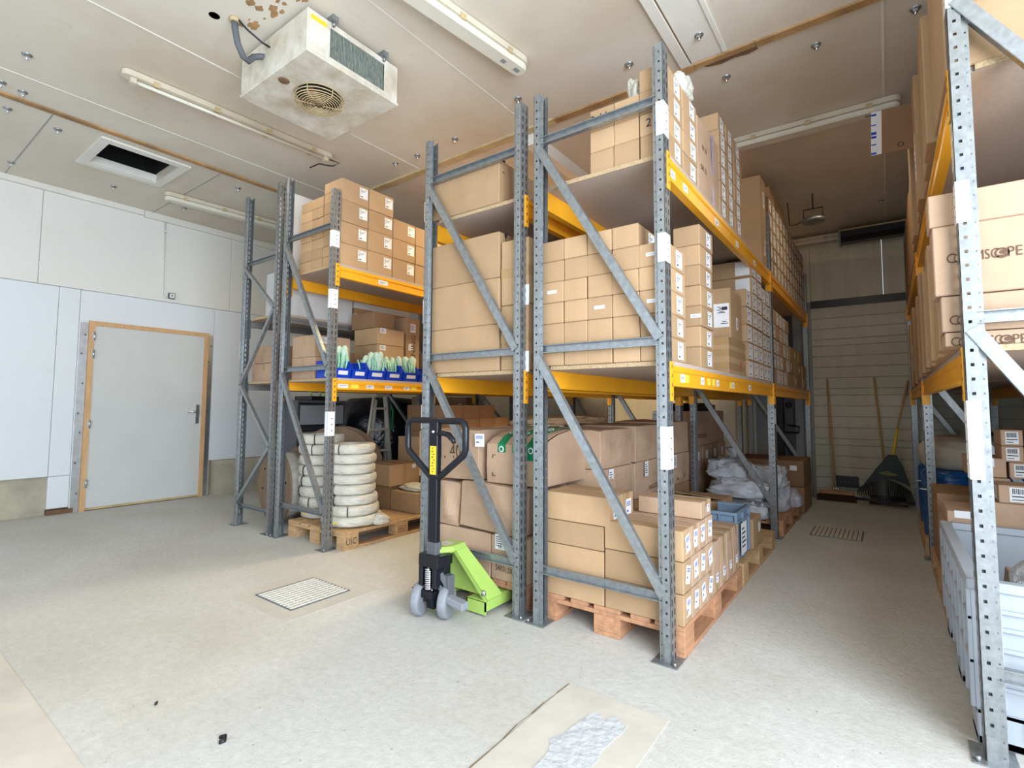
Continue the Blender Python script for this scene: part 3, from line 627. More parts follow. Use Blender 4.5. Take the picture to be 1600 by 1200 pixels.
for c in range(5):
    for r in range(5):
        carton(-1.25, -.85, 5.27+.20*c, 5.467+.20*c, ZM+.142*r, ZM+.142*(r+1), 'carton on the middle shelf beyond the second post, %s column, %s up' % (ORD[c], ORD[r]), 'cartons in the far bay of the middle shelf', m='kraft_pink', st=[('+x', .4, .5, .12, .12, 'ship')] if (r+c) % 4 else [], jig=.004)
for c in range(4):
    for r in range(3 if c < 3 else 2):
        carton(-1.2, -.85, 6.30+.33*c, 6.62+.33*c, ZM+.15*r, ZM+.15*(r+1), 'larger carton at the far end of the middle shelf, %s column, %s up' % (ORD[c], ORD[r]), 'larger cartons at the far end of the middle shelf', m='kraft', st=[('+x', .3, .5, .07, .06, 'ship')] if (r+c) % 2 else [], jig=.006)
# top shelf
gt = 'small cartons at the near end of the top shelf'
for c in range(3):
    for r in range(3 if c < 2 else 4):
        o = carton([-1.272, -1.128, -.984][c], [-1.13, -.986, -.842][c], 2.435, 2.69, ZU+.119*r, ZU+.119*(r+1), 'small carton at the top shelf\'s near end, %s row up, %s from the left' % (ORD[r], ORD[c]), gt, st=S_ if c == 2 else [], jig=.002)
        if (c, r) in ((0, 2), (2, 1)): text(o, '2 11.' if c == 0 else '21', .062, (-.005, -.129, .062), (PI/2, 0, 0), 'ink', 'handwriting')
for r in range(4):
    carton(-.984, -.842, 2.70, 2.955, ZU+.119*r, ZU+.119*(r+1), 'small labelled carton in the second aisle stack of the top shelf, %s up' % ORD[r], gt, st=S_, jig=.003)
o = carton(-1.25, -.845, 2.975, 3.43, ZU, ZU+.46, 'wide flat-sided carton with handwriting and purple-printed tape on the top shelf', m='kraft_pink', bulge=.006)
b = MB(); b.box(.2035, .2045, .06, .095, 0, .46); pt = b.build('printed_tape', ['mauve'], o); pt['label'] = 'strip of purple and white printed tape'
for i, (y, z, s) in enumerate([(-.10, .29, 'N 33'), (-.12, .16, 'OK 22')]): text(o, s, .045, (.2052, y, z), (PI/2, 0, PI/2), 'ink', 'handwriting')
for c, (y0, y1) in enumerate([(3.45, 3.645), (3.65, 3.855), (3.86, 4.10)]):
    for r in range(6):
        carton(-1.2, -.845, y0, y1, ZU+.117*r, ZU+.117*(r+1), 'labelled carton in the six-high block on the top shelf, %s column, %s up' % (ORD[c], ORD[r]), 'six-high labelled cartons on the top shelf', st=[('+x', .5, .5, .08, .095, 'ship')], jig=.003)
carton(-1.32, -.845, 4.84, 5.07, ZU, 3.235, 'tall plain brown carton standing on the top shelf beside the second post', m='kraft', st=[('+x', .5, .75, .06, .14, 'lines'), ('+x', .5, .2, .06, .14, 'lines')], bulge=.004)
for c in range(12):
    for r in range(5):
        carton(-1.3, -.85, 5.25+.206*c, 5.453+.206*c, ZU+.148*r, ZU+.148*(r+1), 'labelled carton on the far top shelf, %s column beyond the second post, %s up' % (ORD[c], ORD[r]), 'labelled cartons in the far bay of the top shelf', m='kraft_dark' if (c*3+r) % 4 == 0 else 'kraft', st=[('+x', .4, .5, .10, .11, 'ship')])
for i, y in enumerate((5.45, 5.95)):
    carton(-1.25, -.87, y, y+.30, ZU+.741, ZU+.741+.17, '%s open carton lying on top of the far labelled stack near the ceiling' % ('near', 'far')[i], 'open cartons near the ceiling', m='kraft', open_top=True, gap=0)

from mathutils import noise as NZ
def blob(name, label, cat, loc, rx, ry, rz, m, seed=0, amp=.22, freq=3.0, flat=.0, group=None, parent=None, seg=56):   # crumpled sack or plastic bag
    vs = []; fs = []; nu, nv = seg, seg//2; off = Vector((seed*3.7, seed*1.3, seed*2.1))
    for i in range(nu):
        a = 2*PI*i/nu
        for j in range(nv+1):
            t = -PI/2 + PI*j/nv; ca = max(math.cos(t), 0.0); sz = math.sin(t)
            sx = math.copysign(abs(math.cos(a))**.7, math.cos(a)); sy = math.copysign(abs(math.sin(a))**.7, math.sin(a))
            p = Vector((sx*ca, sy*ca, sz)); q = p*1.25*freq/3 + off
            big = NZ.noise(q*.9); r1 = 1-2*abs(NZ.noise(q*1.7+Vector((7, 3, 1)))); r2 = 1-2*abs(NZ.noise(q*3.9+Vector((1, 9, 4))))
            k = 1 + amp*(.9*big + .42*r1 + .20*r2 - .25)
            z = sz if sz > 0 else max(sz, -.62+flat); zz = z + .62-flat
            kk = k if z > -.5+flat else 1+amp*.5*big
            vs.append((rx*sx*ca**.55*kk, ry*sy*ca**.55*kk, rz*zz*(1+(k-1)*.8*(1 if z > -.4 else .3))))
    for i in range(nu):
        for j in range(nv): fs.append((i*(nv+1)+j, ((i+1) % nu)*(nv+1)+j, ((i+1) % nu)*(nv+1)+j+1, i*(nv+1)+j+1))
    b = MB(); b.add(vs, fs, 0, True); o = b.build(name, [m], parent, loc)
    return tag(o, label, cat, group) if label else o
blob('plastic_bag', 'crumpled white plastic bag on top of the near top-shelf cartons, right of the corner post', 'bag', (-.905, 2.80, ZU+.4775), .072, .10, .065, 'film_white', 3, .35, 4)
blob('plastic_bag', 'white plastic bag stuffed on the top-shelf cartons just left of the corner post', 'bag', (-1.03, 2.56, ZU+.4775-.119), .05, .08, .085, 'film_white', 5, .3, 4)
blob('plastic_bag', 'black plastic bag on the far open cartons near the ceiling', 'bag', (-1.05, 5.86, ZU+.742), .12, .09, .15, 'black_gloss', 8, .3, 4)

# ------------------------------------------------------------------ left half of the double rack (behind the pallet jack)
for r in range(3):
    o = carton(-2.455, -1.88, 2.415, 2.95, 1.3865+.286*r, 1.3865+.286*(r+1), 'large plain carton in the three-high middle-shelf stack above the pallet jack, %s up' % ORD[r], 'large plain cartons above the pallet jack', m='kraft', bulge=.004, seed=r)
    fragile(o, (.2865, -.20, .24), '+x'); fragile(o, (-.2865, -.2, .24), '-x')
for r, (z0, z1) in enumerate([(1.3865, 1.775), (1.777, 2.172)]):
    carton(-1.868, -1.665, 2.42, 2.80, z0, z1, 'taped carton standing beside the large plain stack, between the two middle posts, %s' % ('lower', 'upper')[r], 'taped cartons between the middle posts', m='kraft', tape=['band'], st=[('-y', .90, .12, .05, .12, 'plain'), ('+x', .3, .6, .1, .1, 'ship')])
o = carton(-2.46, -1.885, 2.415, 2.95, 2.4265, 2.70, 'single plain carton with a fragile sign on the shelf above the large plain stack', m='kraft', bulge=.004)
fragile(o, (.2865, -.22, .235), '+x')
for i in range(3):
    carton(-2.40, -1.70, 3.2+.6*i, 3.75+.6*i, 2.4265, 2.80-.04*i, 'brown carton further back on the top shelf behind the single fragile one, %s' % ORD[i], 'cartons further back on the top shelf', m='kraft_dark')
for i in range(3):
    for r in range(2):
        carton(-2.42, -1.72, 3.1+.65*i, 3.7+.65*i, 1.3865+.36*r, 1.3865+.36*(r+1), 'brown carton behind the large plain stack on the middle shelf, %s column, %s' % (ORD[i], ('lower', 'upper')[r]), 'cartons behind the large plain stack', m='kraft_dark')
# floor level behind the pallet jack
def pallet(label, x0, x1, y0, y1, m='wood', marks=None, along='y', group=None, sheet=None):
    """euro pallet; boards of the top deck run along `along`"""
    o = empty('wooden_pallet', label, 'pallet', ((x0+x1)/2, (y0+y1)/2, 0), 0, group); W, D = x1-x0, y1-y0
    def B_(name, q): 
        b = MB(); b.box(*q); return b.build(name, [m], o, bevel=.002)
    if along == 'y':
        for i, (a, bw) in enumerate([(0, .145), (.19, .10), (.35, .145), (.53, .10), (.7, .145)]):
            u = -W/2 + (W-bw)*a/.7; B_('top_board', (u, u+bw, -D/2, D/2, .122, .144))
        for yc in (-D/2+.072, 0, D/2-.072): B_('cross_board', (-W/2, W/2, yc-.072, yc+.072, .100, .1215))
        for u, bw in ((-W/2, .10), (-.0725, .145), (W/2-.10, .10)): B_('bottom_board', (u, u+bw, -D/2, D/2, 0, .022))
        blk = [(u, u+bw, yc-.072, yc+.072) for u, bw in ((-W/2, .10), (-.0725, .145), (W/2-.10, .10)) for yc in (-D/2+.072, 0, D/2-.072)]
    else:
        for i, (a, bw) in enumerate([(0, .145), (.19, .10), (.35, .145), (.53, .10), (.7, .145)]):
            u = -D/2 + (D-bw)*a/.7; B_('top_board', (-W/2, W/2, u, u+bw, .122, .144))
        for xc in (-W/2+.072, 0, W/2-.072): B_('cross_board', (xc-.072, xc+.072, -D/2, D/2, .100, .1215))
        for u in (-D/2, -.05, D/2-.10): B_('bottom_board', (-W/2, W/2, u, u+.10, 0, .022))
        blk = [(xc-.072, xc+.072, u, u+.10) for u in (-D/2, -.05, D/2-.10) for xc in (-W/2+.072, 0, W/2-.072)]
    first = None
    for q in blk:
        k = B_('block', (q[0], q[1], q[2], q[3], .0225, .0995))
        if marks and first is None and abs(q[1]-W/2) < 1e-3 and abs(q[2]+D/2) < 1e-3:
            first = k; text(k, marks, .075, (W/2+.001, (q[2]+q[3])/2, .062), (PI/2, 0, PI/2), 'ink', 'printed_mark', .85)
        if marks and abs(q[1]-W/2) < 1e-3 and abs(q[2]+.072) < 1e-2: 
            bb = MB(); X = W/2
            for e in [(-.045, .045, .040, .043), (-.045, .045, .088, .091), (-.045, -.042, .040, .091), (.042, .045, .040, .091)]: bb.box(X, X+.001, e[0], e[1], e[2], e[3])
            bb.build('printed_mark', ['ink_brown'], k); text(k, 'EPAL', .034, (X+.0012, 0, .065), (PI/2, 0, PI/2), 'ink_brown', 'printed_mark', .9)
    return o
pallet('reddish wooden pallet under the cartons behind the pallet jack', -2.43, -1.70, 2.46, 3.60, 'wood_red')
KP = 'kraft_pink'
carton(-2.42, -1.962, 2.45, 2.95, .145, .405, 'bottom left carton behind the pallet jack, half hidden by its green arms', m=KP, bulge=.008, tape=['top_x'])
o = carton(-1.955, -1.70, 2.45, 2.95, .145, .405, 'bottom right carton behind the pallet jack, printed 54X31.5X with a CE label', m=KP, bulge=.004, st=[('-y', .28, .86, .075, .09, 'lines'), ('-x', .5, .8, .08, .09, 'lines')])
text(o, '54X31.5X', .046, (-.086, -.2580, .072), (PI/2, .05, 0), 'ink', sx=.66, align='LEFT'); text(o, 'CE', .022, (-.055, -.2585, .195), (PI/2, 0, 0), 'ink')
carton(-2.43, -2.235, 2.46, 2.90, .408, .685, 'crushed carton in the second layer behind the jack mast', m=KP, bulge=.030, seed=4, tilt=(0, .02))
carton(-2.205, -1.735, 2.44, 2.95, .418, .700, 'tilted large carton in the second layer behind the pallet jack', m=KP, bulge=.016, seed=12, tilt=(0, .035))
o = carton(-2.60, -2.065, 2.46, 2.98, .703, 1.015, 'carton marked with pen behind the jack handle, leaning out of the rack', m=KP, bulge=.012, seed=21, tilt=(0, -.03), st=[('-y', 1.02, .8, .075, .08, 'blue')])
text(o, '1. 40', .13, (.03, -.268, .17), (PI/2, 0, 0), 'ink_brown', 'handwriting', .8)
b = MB(); PR = [(-.255, 0), (-.262, .10), (-.258, .235), (-.20, .268), (-.10, .298), (.02, .315), (.14, .316), (.22, .305), (.255, .285), (.258, 0)]
nn = len(PR); X5 = [-.20, -.19, -.10, 0, .10, .195, .206]; cr = [0, .004, .010, .012, .010, .004, 0]
for i in range(6):
    for j in range(nn): 
        k = (j+1) % nn; q = lambda ii, jj: (X5[ii], PR[jj][0], PR[jj][1] + (cr[ii] if 2 < jj < 9 else 0))
        b.add([q(i, j), q(i+1, j), q(i+1, k), q(i, k)], [(0, 1, 2, 3)])
b.add([(X5[0], p[0], p[1]) for p in PR], [tuple(range(nn))]); b.add([(X5[-1]+.012*(0 < j < 9), p[0], p[1]) for j, p in enumerate(PR)], [tuple(range(nn))[::-1]])
o = tag(b.build('carton', [KP], None, (-1.812, 2.735, .706)), 'big bulging carton with green printed tape at the middle posts', 'box')
for x in (-.115, -.005, .10):
    b = MB(); e = .0135; L_ = [(-.2635, .15 if x > .05 else .19), (-.2605, .236), (-.20, .268+e), (-.10, .298+e), (.02, .315+e), (.14, .316+e), (.22, .305+e)]
    for (y0, z0), (y1, z1) in zip(L_, L_[1:]): b.add([(x, y0, z0), (x+.06, y0, z0), (x+.06, y1, z1), (x, y1, z1), (x, y0+.002, z0-.002), (x+.06, y0+.002, z0-.002), (x+.06, y1+.002, z1-.002), (x, y1+.002, z1-.002)], [(0, 1, 2, 3), (0, 4, 5, 1), (1, 5, 6, 2), (3, 2, 6, 7), (0, 3, 7, 4)])
    g_ = b.build('green_printed_tape', ['green_tape'], o); g_['label'] = 'strip of green printed tape with white ring marks'
    for yq in (-.15, -.04, .08): b = MB(); zq = .285+e+(yq+.15)*.20; b.lathe([(.013, .0), (.020, .0), (.020, .0008), (.013, .0008), (.013, .0)], 16); b.build('tape_emblem', ['paper'], g_, (x+.03, yq, zq+.0025-(.006 if yq > .05 else 0)), (.26 if yq < 0 else .08, 0, 0))
    b = MB(); b.lathe([(.012, -.2650), (.019, -.2650), (.019, -.2642), (.012, -.2642), (.012, -.2650)], 16, 0, (x+.03, 0, .207), 'y'); b.build('tape_emblem', ['paper'], g_)
b = MB()
for (x, z, dx, dz) in [(-.155, .17, .022, -.004), (-.155, .17, .004, -.022), (-.155, .04, .004, .022), (-.155, .04, .022, .004)]: b.box(min(x, x+dx), max(x, x+dx), -.2640, -.2590, min(z, z+dz), max(z, z+dz))
b.build('printed_corner_mark', ['ink_brown'], o)
for i, y in enumerate((3.02, 3.60)):
    carton(-2.42, -1.98, y, y+.5, .145, .62, 'tall brown carton under the left middle rack behind the front row, %s' % ('near', 'far')[i], 'tall cartons behind the front row', m='kraft_pink', bulge=.01)
    carton(-2.42, -1.98, y, y+.5, .625, 1.02, 'upper brown carton under the left middle rack with a sticker, %s' % ('near', 'far')[i], 'upper cartons behind the front row', m='kraft_pink', bulge=.012, st=[('-y', .5, .88, .08, .06, 'blue')])

# ------------------------------------------------------------------ floor level of the right half, near pallet
pallet('reddish wooden pallet at the corner post, under the brown carton block', -1.60, -.80, 2.455, 3.61, 'wood_red')
Zp = .145
gb = 'kraft cartons on the corner pallet'
for r, (z0, z1) in enumerate([(Zp, .285), (.287, .42), (.422, .548), (.550, .70)]):
    for k in range(3):
        if r == 3 and k == 2: continue
        x1 = -1.212 if r < 3 else -1.175
        carton(-1.575, x1, 2.452+.155*k, 2.605+.155*k, z0, z1, 'long carton in the left column of the corner pallet, %s layer, %s from the front' % (ORD[r], ORD[k]), gb, m='kraft', st=[('+x', .5, .45, .07, .10, 'blue')] if r == 3 else [], bulge=.003 if r == 3 else 0, tape='top_x' if r == 3 else None)
tl = [0, .1, -.18, .22, -.08, .15, -.2, .05]
for r, (z0, z1) in enumerate([(Zp, .29), (.292, .44), (.442, .585)]):
    for k in range(4):
        carton(-1.208, -.80, 2.452+.126*k, 2.577+.126*k, z0, z1, 'long carton in the right column of the corner pallet, %s layer, %s from the front' % (ORD[r], ORD[k]), gb, m='kraft_pink' if k else 'kraft', st=[('+x', .5+.1*tl[k], .55, .062, .085, 'blue', 'shipping_label', tl[(r*3+k) % 8])], bulge=.003, seed=r*4+k, tape='side_x' if (r+k) % 3 == 0 else None)
carton(-1.15, -.802, 2.76, 2.94, .587, .675, 'carton lying on top of the right column of the corner pallet, with a small label', m='kraft_pink', st=[('+x', .7, .5, .04, .04, 'blue')], tape='top_x')
for k in range(4):
    carton(-1.25, -.802, 2.955+.152*k, 3.104+.152*k, Zp, .425, 'upright carton with a small low label on the corner pallet, %s beyond the stacked block' % ORD[k], 'upright cartons on the corner pallet', m='kraft_pink', st=[('+x', .5, .28, .045, .05, 'blue')], tape=['side_x'], bulge=.003, seed=50+k)
# tall cartons in the back half
for k, (y0, y1) in enumerate([(2.98, 3.50), (3.56, 4.18), (4.22, 4.80)]):
    o = carton(-1.95, -1.50, y0, y1, .50, .765, 'creased lower-row carton of the tall ones under the double rack, %s from the front' % ORD[k], 'creased cartons in the lower row', m=KP, bulge=.018, seed=70+k, st=[('+x', .3, .78, .07, .11, 'lines')], tape=['side_x'])
    text(o, '3400-S2C20R', .05, (.2285+.012, .02, .06), (PI/2, -.05, PI/2), 'ink_brown', sx=.8)
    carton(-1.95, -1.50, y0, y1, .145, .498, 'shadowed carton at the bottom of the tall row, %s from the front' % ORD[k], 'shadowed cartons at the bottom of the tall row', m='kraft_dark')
    carton(-1.96, -1.49, y0-.02*k, y1-.03, .768, 1.02+.012*k, 'tall plain carton in the upper row under the double rack, %s from the front' % ORD[k], 'tall plain cartons in the upper row', m=KP, bulge=.018, seed=80+k)
# second pallet: blue-grey crate, small cartons
pallet('pale wooden pallet under the blue-grey crate', -1.60, -.80, 3.66, 4.80, 'wood')
def tote(name, label, x0, x1, y0, y1, z0, z1, m, cut=True):
    o = empty(name, label, 'crate', ((x0+x1)/2, (y0+y1)/2, z0)); W, D, H = x1-x0, y1-y0, z1-z0; t = .006; b = MB()
    b.box(-W/2+.02, W/2-.02, -D/2+.02, D/2-.02, 0, .008)
    for s in (-1, 1):
        b.box(s*(W/2-.02)-t/2, s*(W/2-.02)+t/2, -D/2+.02, D/2-.02, .008, H)
        if s < 0 or not cut: b.box(-W/2+.02, W/2-.02, s*(D/2-.02)-t/2, s*(D/2-.02)+t/2, .008, H)
        else:
            y = D/2-.02; b.box(-W/2+.02, -.08, y-t/2, y+t/2, .008, H); b.box(.10, W/2-.02, y-t/2, y+t/2, .008, H); b.box(-.08, .10, y-t/2, y+t/2, .008, H-.11)
    b.build('crate_body', [m], o)
    b = MB()
    for zz, hh in ((H-.02, .02), (H-.075, .012)):
        b.box(-W/2, W/2, -D/2, -D/2+.026, zz, zz+hh); b.box(-W/2, W/2, D/2-.026, D/2, zz, zz+hh) if hh > .015 and not cut else b.box(-W/2, -.08, D/2-.026, D/2, zz, zz+hh)
        b.box(.10, W/2, D/2-.026, D/2, zz, zz+hh); b.box(-W/2, -W/2+.026, -D/2+.026, D/2-.026, zz, zz+hh); b.box(W/2-.026, W/2, -D/2+.026, D/2-.026, zz, zz+hh)
    nn = 6
    for i in range(nn+1):
        x = -W/2 + .006 + (W-.024)*i/nn; b.box(x, x+.012, -D/2+.002, -D/2+.02, .01, H-.02)
    for i in range(3):
        y = -D/2 + .006 + (D-.024)*i/2; b.box(W/2-.02, W/2-.002, y, y+.012, .01, H-.02)
    b.build('rim_and_ribs', [m], o, bevel=.001)
    b = MB(); b.box(W/2-.018, W/2-.012, -.03, .03, H-.13, H-.085); b.build('hand_hole', ['void'], o)
    s_ = link('paper_label', sticker_mesh(.16, .21, 'lines'), o, (W/2-.001, -.01, H*.42)); s_.rotation_euler = (0, 0, PI/2)
    return o
tote('plastic_crate', 'open blue-grey plastic crate on the pallet behind the kraft block', -1.46, -.825, 3.62, 4.02, .1455, .475, 'crate_blue')
carton(-1.0, -.815, 4.06, 4.34, .1455, .36, 'small plain carton on the pallet end beside the blue-grey crate', m='kraft', st=[('+x', .75, .6, .05, .07, 'plain')])
carton(-1.40, -1.05, 4.12, 4.50, .1455, .345, 'hidden carton carrying the half-open one behind the crate', m='kraft_dark')
o = carton(-1.40, -1.06, 4.12, 4.52, .347, .447, 'flat half-open carton behind the blue-grey crate, flap lifting', m='kraft', st=[('+x', .4, .5, .06, .07, 'plain')])
b = MB(); b.obox(Matrix.Translation((-.02, -.09, .118)) @ Matrix.Rotation(-.16, 4, 'X') @ Matrix.Rotation(.06, 4, 'Y'), .335, .22, .004); b.build('lid_flap', ['kraft'], o)
# third pallet: white sacks
pallet('brown wooden pallet under the white sacks in the far bay', -1.62, -.80, 5.245, 6.38, 'wood_red')
sk = [(-1.36, 5.35, .145, .20, .20, .11), (-1.07, 5.33, .145, .17, .20, .11), (-1.30, 5.78, .145, .24, .24, .20), (-.98, 5.82, .145, .16, .20, .19), (-1.17, 5.35, .325, .27, .20, .11), (-1.27, 5.48, .47, .22, .20, .12), (-.98, 5.62, .40, .17, .20, .13), (-.88, 6.14, .145, .12, .16, .10)]
sl = ['at the front left of the pile bottom', 'at the front right corner of the pile', 'at the back left of the pile', 'at the back right of the pile', 'in the middle layer at the front', 'topmost of the pile, with its neck gathered', 'behind the far rack post on the pile', 'lying alone at the far pallet end']
for i, (q, s) in enumerate(zip(sk, sl)): 
    o = blob('white_sack', 'crumpled white sack ' + s, 'sack', q[:3], q[3], q[4], q[5]*1.08, 'sack_white', 30+i, .30, 5.0, .2, 'white sacks piled on the far pallet')
    if i == 5:
        b = MB(); b.lathe([(.035, 0), (.028, .04), (.06, .085), (.055, .10), (.0, .07)], 14, 0, (0, 0, .20), 'z', True, lambda a, j: .25*math.sin(5*a+j)); b.build('gathered_neck', ['sack_white'], o)
# far lidded boxes
for r in range(2):
    o = carton(-1.50, -.775, 6.50, 7.15, .01+.285*r, .29+.285*r, 'reddish-brown lidded box at the far end under the rack, %s' % ('lower', 'upper')[r], 'reddish-brown boxes at the far end', m='kraft_dark', st=[('-y', .86, .72, .07, .055, 'plain')] if r else [])
# far bay behind the sacks: big cartons
for k in range(4):
    carton(-1.95+.0*k, -1.62, 5.35+.32*k, 5.66+.32*k, .01, .76, 'tall narrow labelled carton behind the white sacks, %s from the post' % ORD[k], 'tall narrow cartons behind the white sacks', m='kraft_pink', st=[('+x', .5, .86, .08, .09, 'plain')])
o = carton(-2.05, -1.62, 5.35, 6.55, .762, 1.13, 'large carton with faded printing above the tall narrow ones', m='kraft_pink', st=[('-y', .08, .85, .07, .09, 'lines'), ('+x', .06, .88, .07, .09, 'lines')], bulge=.006)
text(o, 'CIRCULATION', .06, (.2155+.006, -.33, .10), (PI/2, 0, PI/2), 'ink_brown', sx=.9)
blob('black_cover', 'crumpled black plastic cover lying over the large far carton', 'plastic cover', (-1.83, 5.95, 1.131), .20, .55, .05, 'black_gloss', 44, .2, 5)

# ------------------------------------------------------------------ rack over the coil towers
gc = 'labelled cartons on the top shelf over the coils'
ycs = [2.56, 2.845, 3.13, 3.415, 3.70, 3.985, 4.27, 4.55]
for c in range(7):
    for r in range(4 if c < 2 else 3):
        o = carton(-3.965, -3.705, ycs[c], ycs[c]+.282, 2.3735+.189*r, 2.3735+.189*(r+1), 'large labelled carton on the shelf over the coils, %s row up, %s from the post' % (ORD[r], ORD[c]), gc, m='kraft', st=[('+x', .80, .62, .085, .095, 'ship')], jig=.003)
        if c == 0:
            b = MB(); b.box(-.128, .10, -.1412, -.1400, .092, .095); b.build('flap_seam', ['flap_edge'], o)
for c in range(2):
    for r in range(7):
        carton(-4.32+.178*c, -4.145+.178*c, 2.56, 2.84, 2.3735+.0935*r, 2.3735+.0935*(r+1), 'flat unlabelled carton left of the large labelled ones, %s row up, %s stack' % (ORD[r], ('left', 'right')[c]), 'flat cartons on the shelf over the coils', m='kraft', jig=.003)
for c in range(3):
    for r in range(2):
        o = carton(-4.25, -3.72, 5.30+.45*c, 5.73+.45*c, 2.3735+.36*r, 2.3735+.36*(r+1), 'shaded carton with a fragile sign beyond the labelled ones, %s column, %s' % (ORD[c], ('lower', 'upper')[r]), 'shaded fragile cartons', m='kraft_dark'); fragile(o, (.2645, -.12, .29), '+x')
# grey-white boxes on the leftmost rack
zb = 2.0365
carton(-5.02, -4.60, 2.62, 3.35, zb, 2.49, 'greyish-white film-wrapped box on the leftmost rack, lower one', m='carton_white', bulge=.008)
carton(-4.84, -4.60, 2.62, 3.25, 2.4915, 3.24, 'tall greyish-white box standing on the lower wrapped box near the ceiling', m='carton_white', bulge=.008)
carton(-5.02, -4.60, 3.38, 4.16, zb, 2.34, 'wide greyish-white box with a lid edge on the leftmost rack behind the bins', m='carton_white', tape='band')
carton(-5.0, -4.62, 4.45, 5.3, zb, 2.36, 'second wide greyish-white box further back on the leftmost rack', m='carton_white')
zb = 1.4015
carton(-5.17, -4.72, 2.585, 3.05, zb, 1.58, 'wide brown taped carton on the leftmost rack middle shelf, lower one', m='kraft_pink', tape=['top_y'])
carton(-5.15, -4.72, 2.585, 3.05, 1.582, 1.755, 'wide brown taped carton on the leftmost rack middle shelf, upper one', m='kraft_pink', tape=['top_y'])
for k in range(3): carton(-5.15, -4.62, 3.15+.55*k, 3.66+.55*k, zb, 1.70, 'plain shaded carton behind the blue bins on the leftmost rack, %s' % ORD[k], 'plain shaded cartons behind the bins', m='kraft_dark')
# middle shelf of the coil rack
zb = 1.4035
for r in range(2):
    carton(-4.40, -4.04, 2.56, 2.93, zb+.196*r, zb+.196*(r+1), 'brown carton with taped seams left of the blue bins, %s' % ('lower', 'upper')[r], 'brown cartons left of the bins', m='kraft_pink', st=[('+x', .25 if r else .75, .78, .085, .055, 'lines')], tape=['top_y', 'side_x'])
def bin_(y0, y1, label, stuff):
    o = empty('picking_bin', label, 'bin', (-3.715, y0, zb), 0, 'blue picking bins on the coil rack'); W = y1-y0-.006; D = .28; t = .004; b = MB()
    b.box(-D, -.02, .008, W-.008, 0, .006)
    b.prism([(-.02, 0), (-.001, .078), (-.006, .080), (-.025, .004)], 'y', .008, W-.008)
    b.box(-D, -D+t, .004, W-.004, .006, .150)
    for ya, yb in ((.004, .004+t), (W-.004-t, W-.004)): b.prism([(-D, .002), (-.02, .002), (0, .078), (-.010, .100), (-.050, .142), (-D, .150)], 'y', ya, yb)
    b.box(-D, -.05, 0, .012, .140, .150); b.box(-D, -.05, W-.012, W, .140, .150)
    b.box(-.010, .002, .004, W-.004, .074, .083)
    b.build('bin_shell', ['bin_blue'], o)
    b = MB(); b.prism([(-.0127, .030), (-.0047, .063), (-.0030, .0625), (-.011, .0295)], 'y', W*.22, W*.80); b.build('bin_label', ['paper'], o)
    return o, W
def glove(y, x, z, h, w_, m, lean, label, seed):      # a bunch of thin rubber gloves standing in a bin
    R = random.Random(seed); o = empty('glove_bunch', label, 'gloves', (x, y, z), 0, 'bunches of mint rubber gloves')
    b = MB()
    for k in range(5):
        a = lean + R.uniform(-.35, .35); yy = (k-2)*w_*.22; p = Vector((R.uniform(-.02, .02), yy, .0)); q = p + Vector((.05*R.uniform(-.3, 1.1), h*math.sin(a), h*math.cos(a)))
        mid = (p+q)/2 + Vector((R.uniform(.0, .03), R.uniform(-.01, .01), 0))
        b.tube([p, mid, q, q+(q-mid)*.18], [w_*.14, w_*.19, w_*.21, w_*.06], 7)
    b.build('cuffs', ['mint_pale'], o)
    b = MB()
    for k in range(7):
        a = lean*.4 + R.uniform(-.3, .3); yy = (k-3)*w_*.16; x0 = .035 + R.uniform(0, .02)
        b.tube([(x0, yy+h*.55*math.sin(a), h*.80), (x0+.028, yy+h*.3*math.sin(a), h*.5), (x0+.026, yy, h*.12)], [w_*.07, w_*.06, w_*.035], 6)
    b.build('fingers', ['mint'], o); return o
by = [2.55, 2.722, 2.894, 3.098, 3.304, 3.508, 3.712]
for k in range(7):
    bin_(by[k], by[k]+(.170 if k < 2 else .2), 'blue plastic picking bin, %s from the post%s' % (ORD[k], ', without gloves at its front' if k == 1 else ''), 0)
for (k, dy, dx, h, wd, ln) in [(0, .055, -.12, .17, .13, -.05), (0, .13, -.16, .16, .10, -.25), (2, .03, -.17, .13, .10, .3), (2, .12, -.10, .15, .12, .02), (3, .10, -.14, .13, .11, .3), (4, .02, -.16, .13, .10, -.3), (4, .11, -.10, .14, .12, .05)]:
    glove(by[k]+dy, -3.715+dx, zb+.012, h*1.35+.03, wd*1.1, 0, ln, 'bunch of mint-green rubber gloves in the %s blue bin, %s one' % (ORD[k], 'left' if dy < .08 else 'right'), k*7+int(dy*100))
carton(-4.30, -3.94, 3.16, 3.52, zb, 1.585, 'labelled brown carton behind the bins, bottom of the small tower', m='kraft', st=[('+x', .2, .85, .07, .05, 'lines')])
carton(-4.30, -3.94, 3.16, 3.50, 1.587, 1.762, 'labelled brown carton behind the bins, second up in the small tower', m='kraft', st=[('+x', .2, .85, .07, .05, 'lines')])
carton(-4.30, -3.94, 3.16, 3.50, 1.764, 1.925, 'labelled brown carton behind the bins, third up in the small tower', m='kraft', st=[('+x', .2, .85, .07, .05, 'lines')])
carton(-4.35, -4.0, 3.16, 3.42, 1.927, 2.09, 'shaded brown carton topping the small tower behind the bins', m='kraft_dark')
o = carton(-4.30, -3.97, 3.55, 3.74, zb, 2.08, 'tall narrow carton with vertical lettering behind the blue bins', m='kraft', st=[('+x', .5, .85, .07, .09, 'lines'), ('+x', .35, .55, .06, .07, 'plain')])
text(o, 'CORNING', .088, (.1655, .01, .30), (Matrix.Rotation(PI/2, 3, 'Z') @ Matrix.Rotation(PI/2, 3, 'X') @ Matrix.Rotation(PI/2, 3, 'Z')).to_euler(), 'ink_brown')
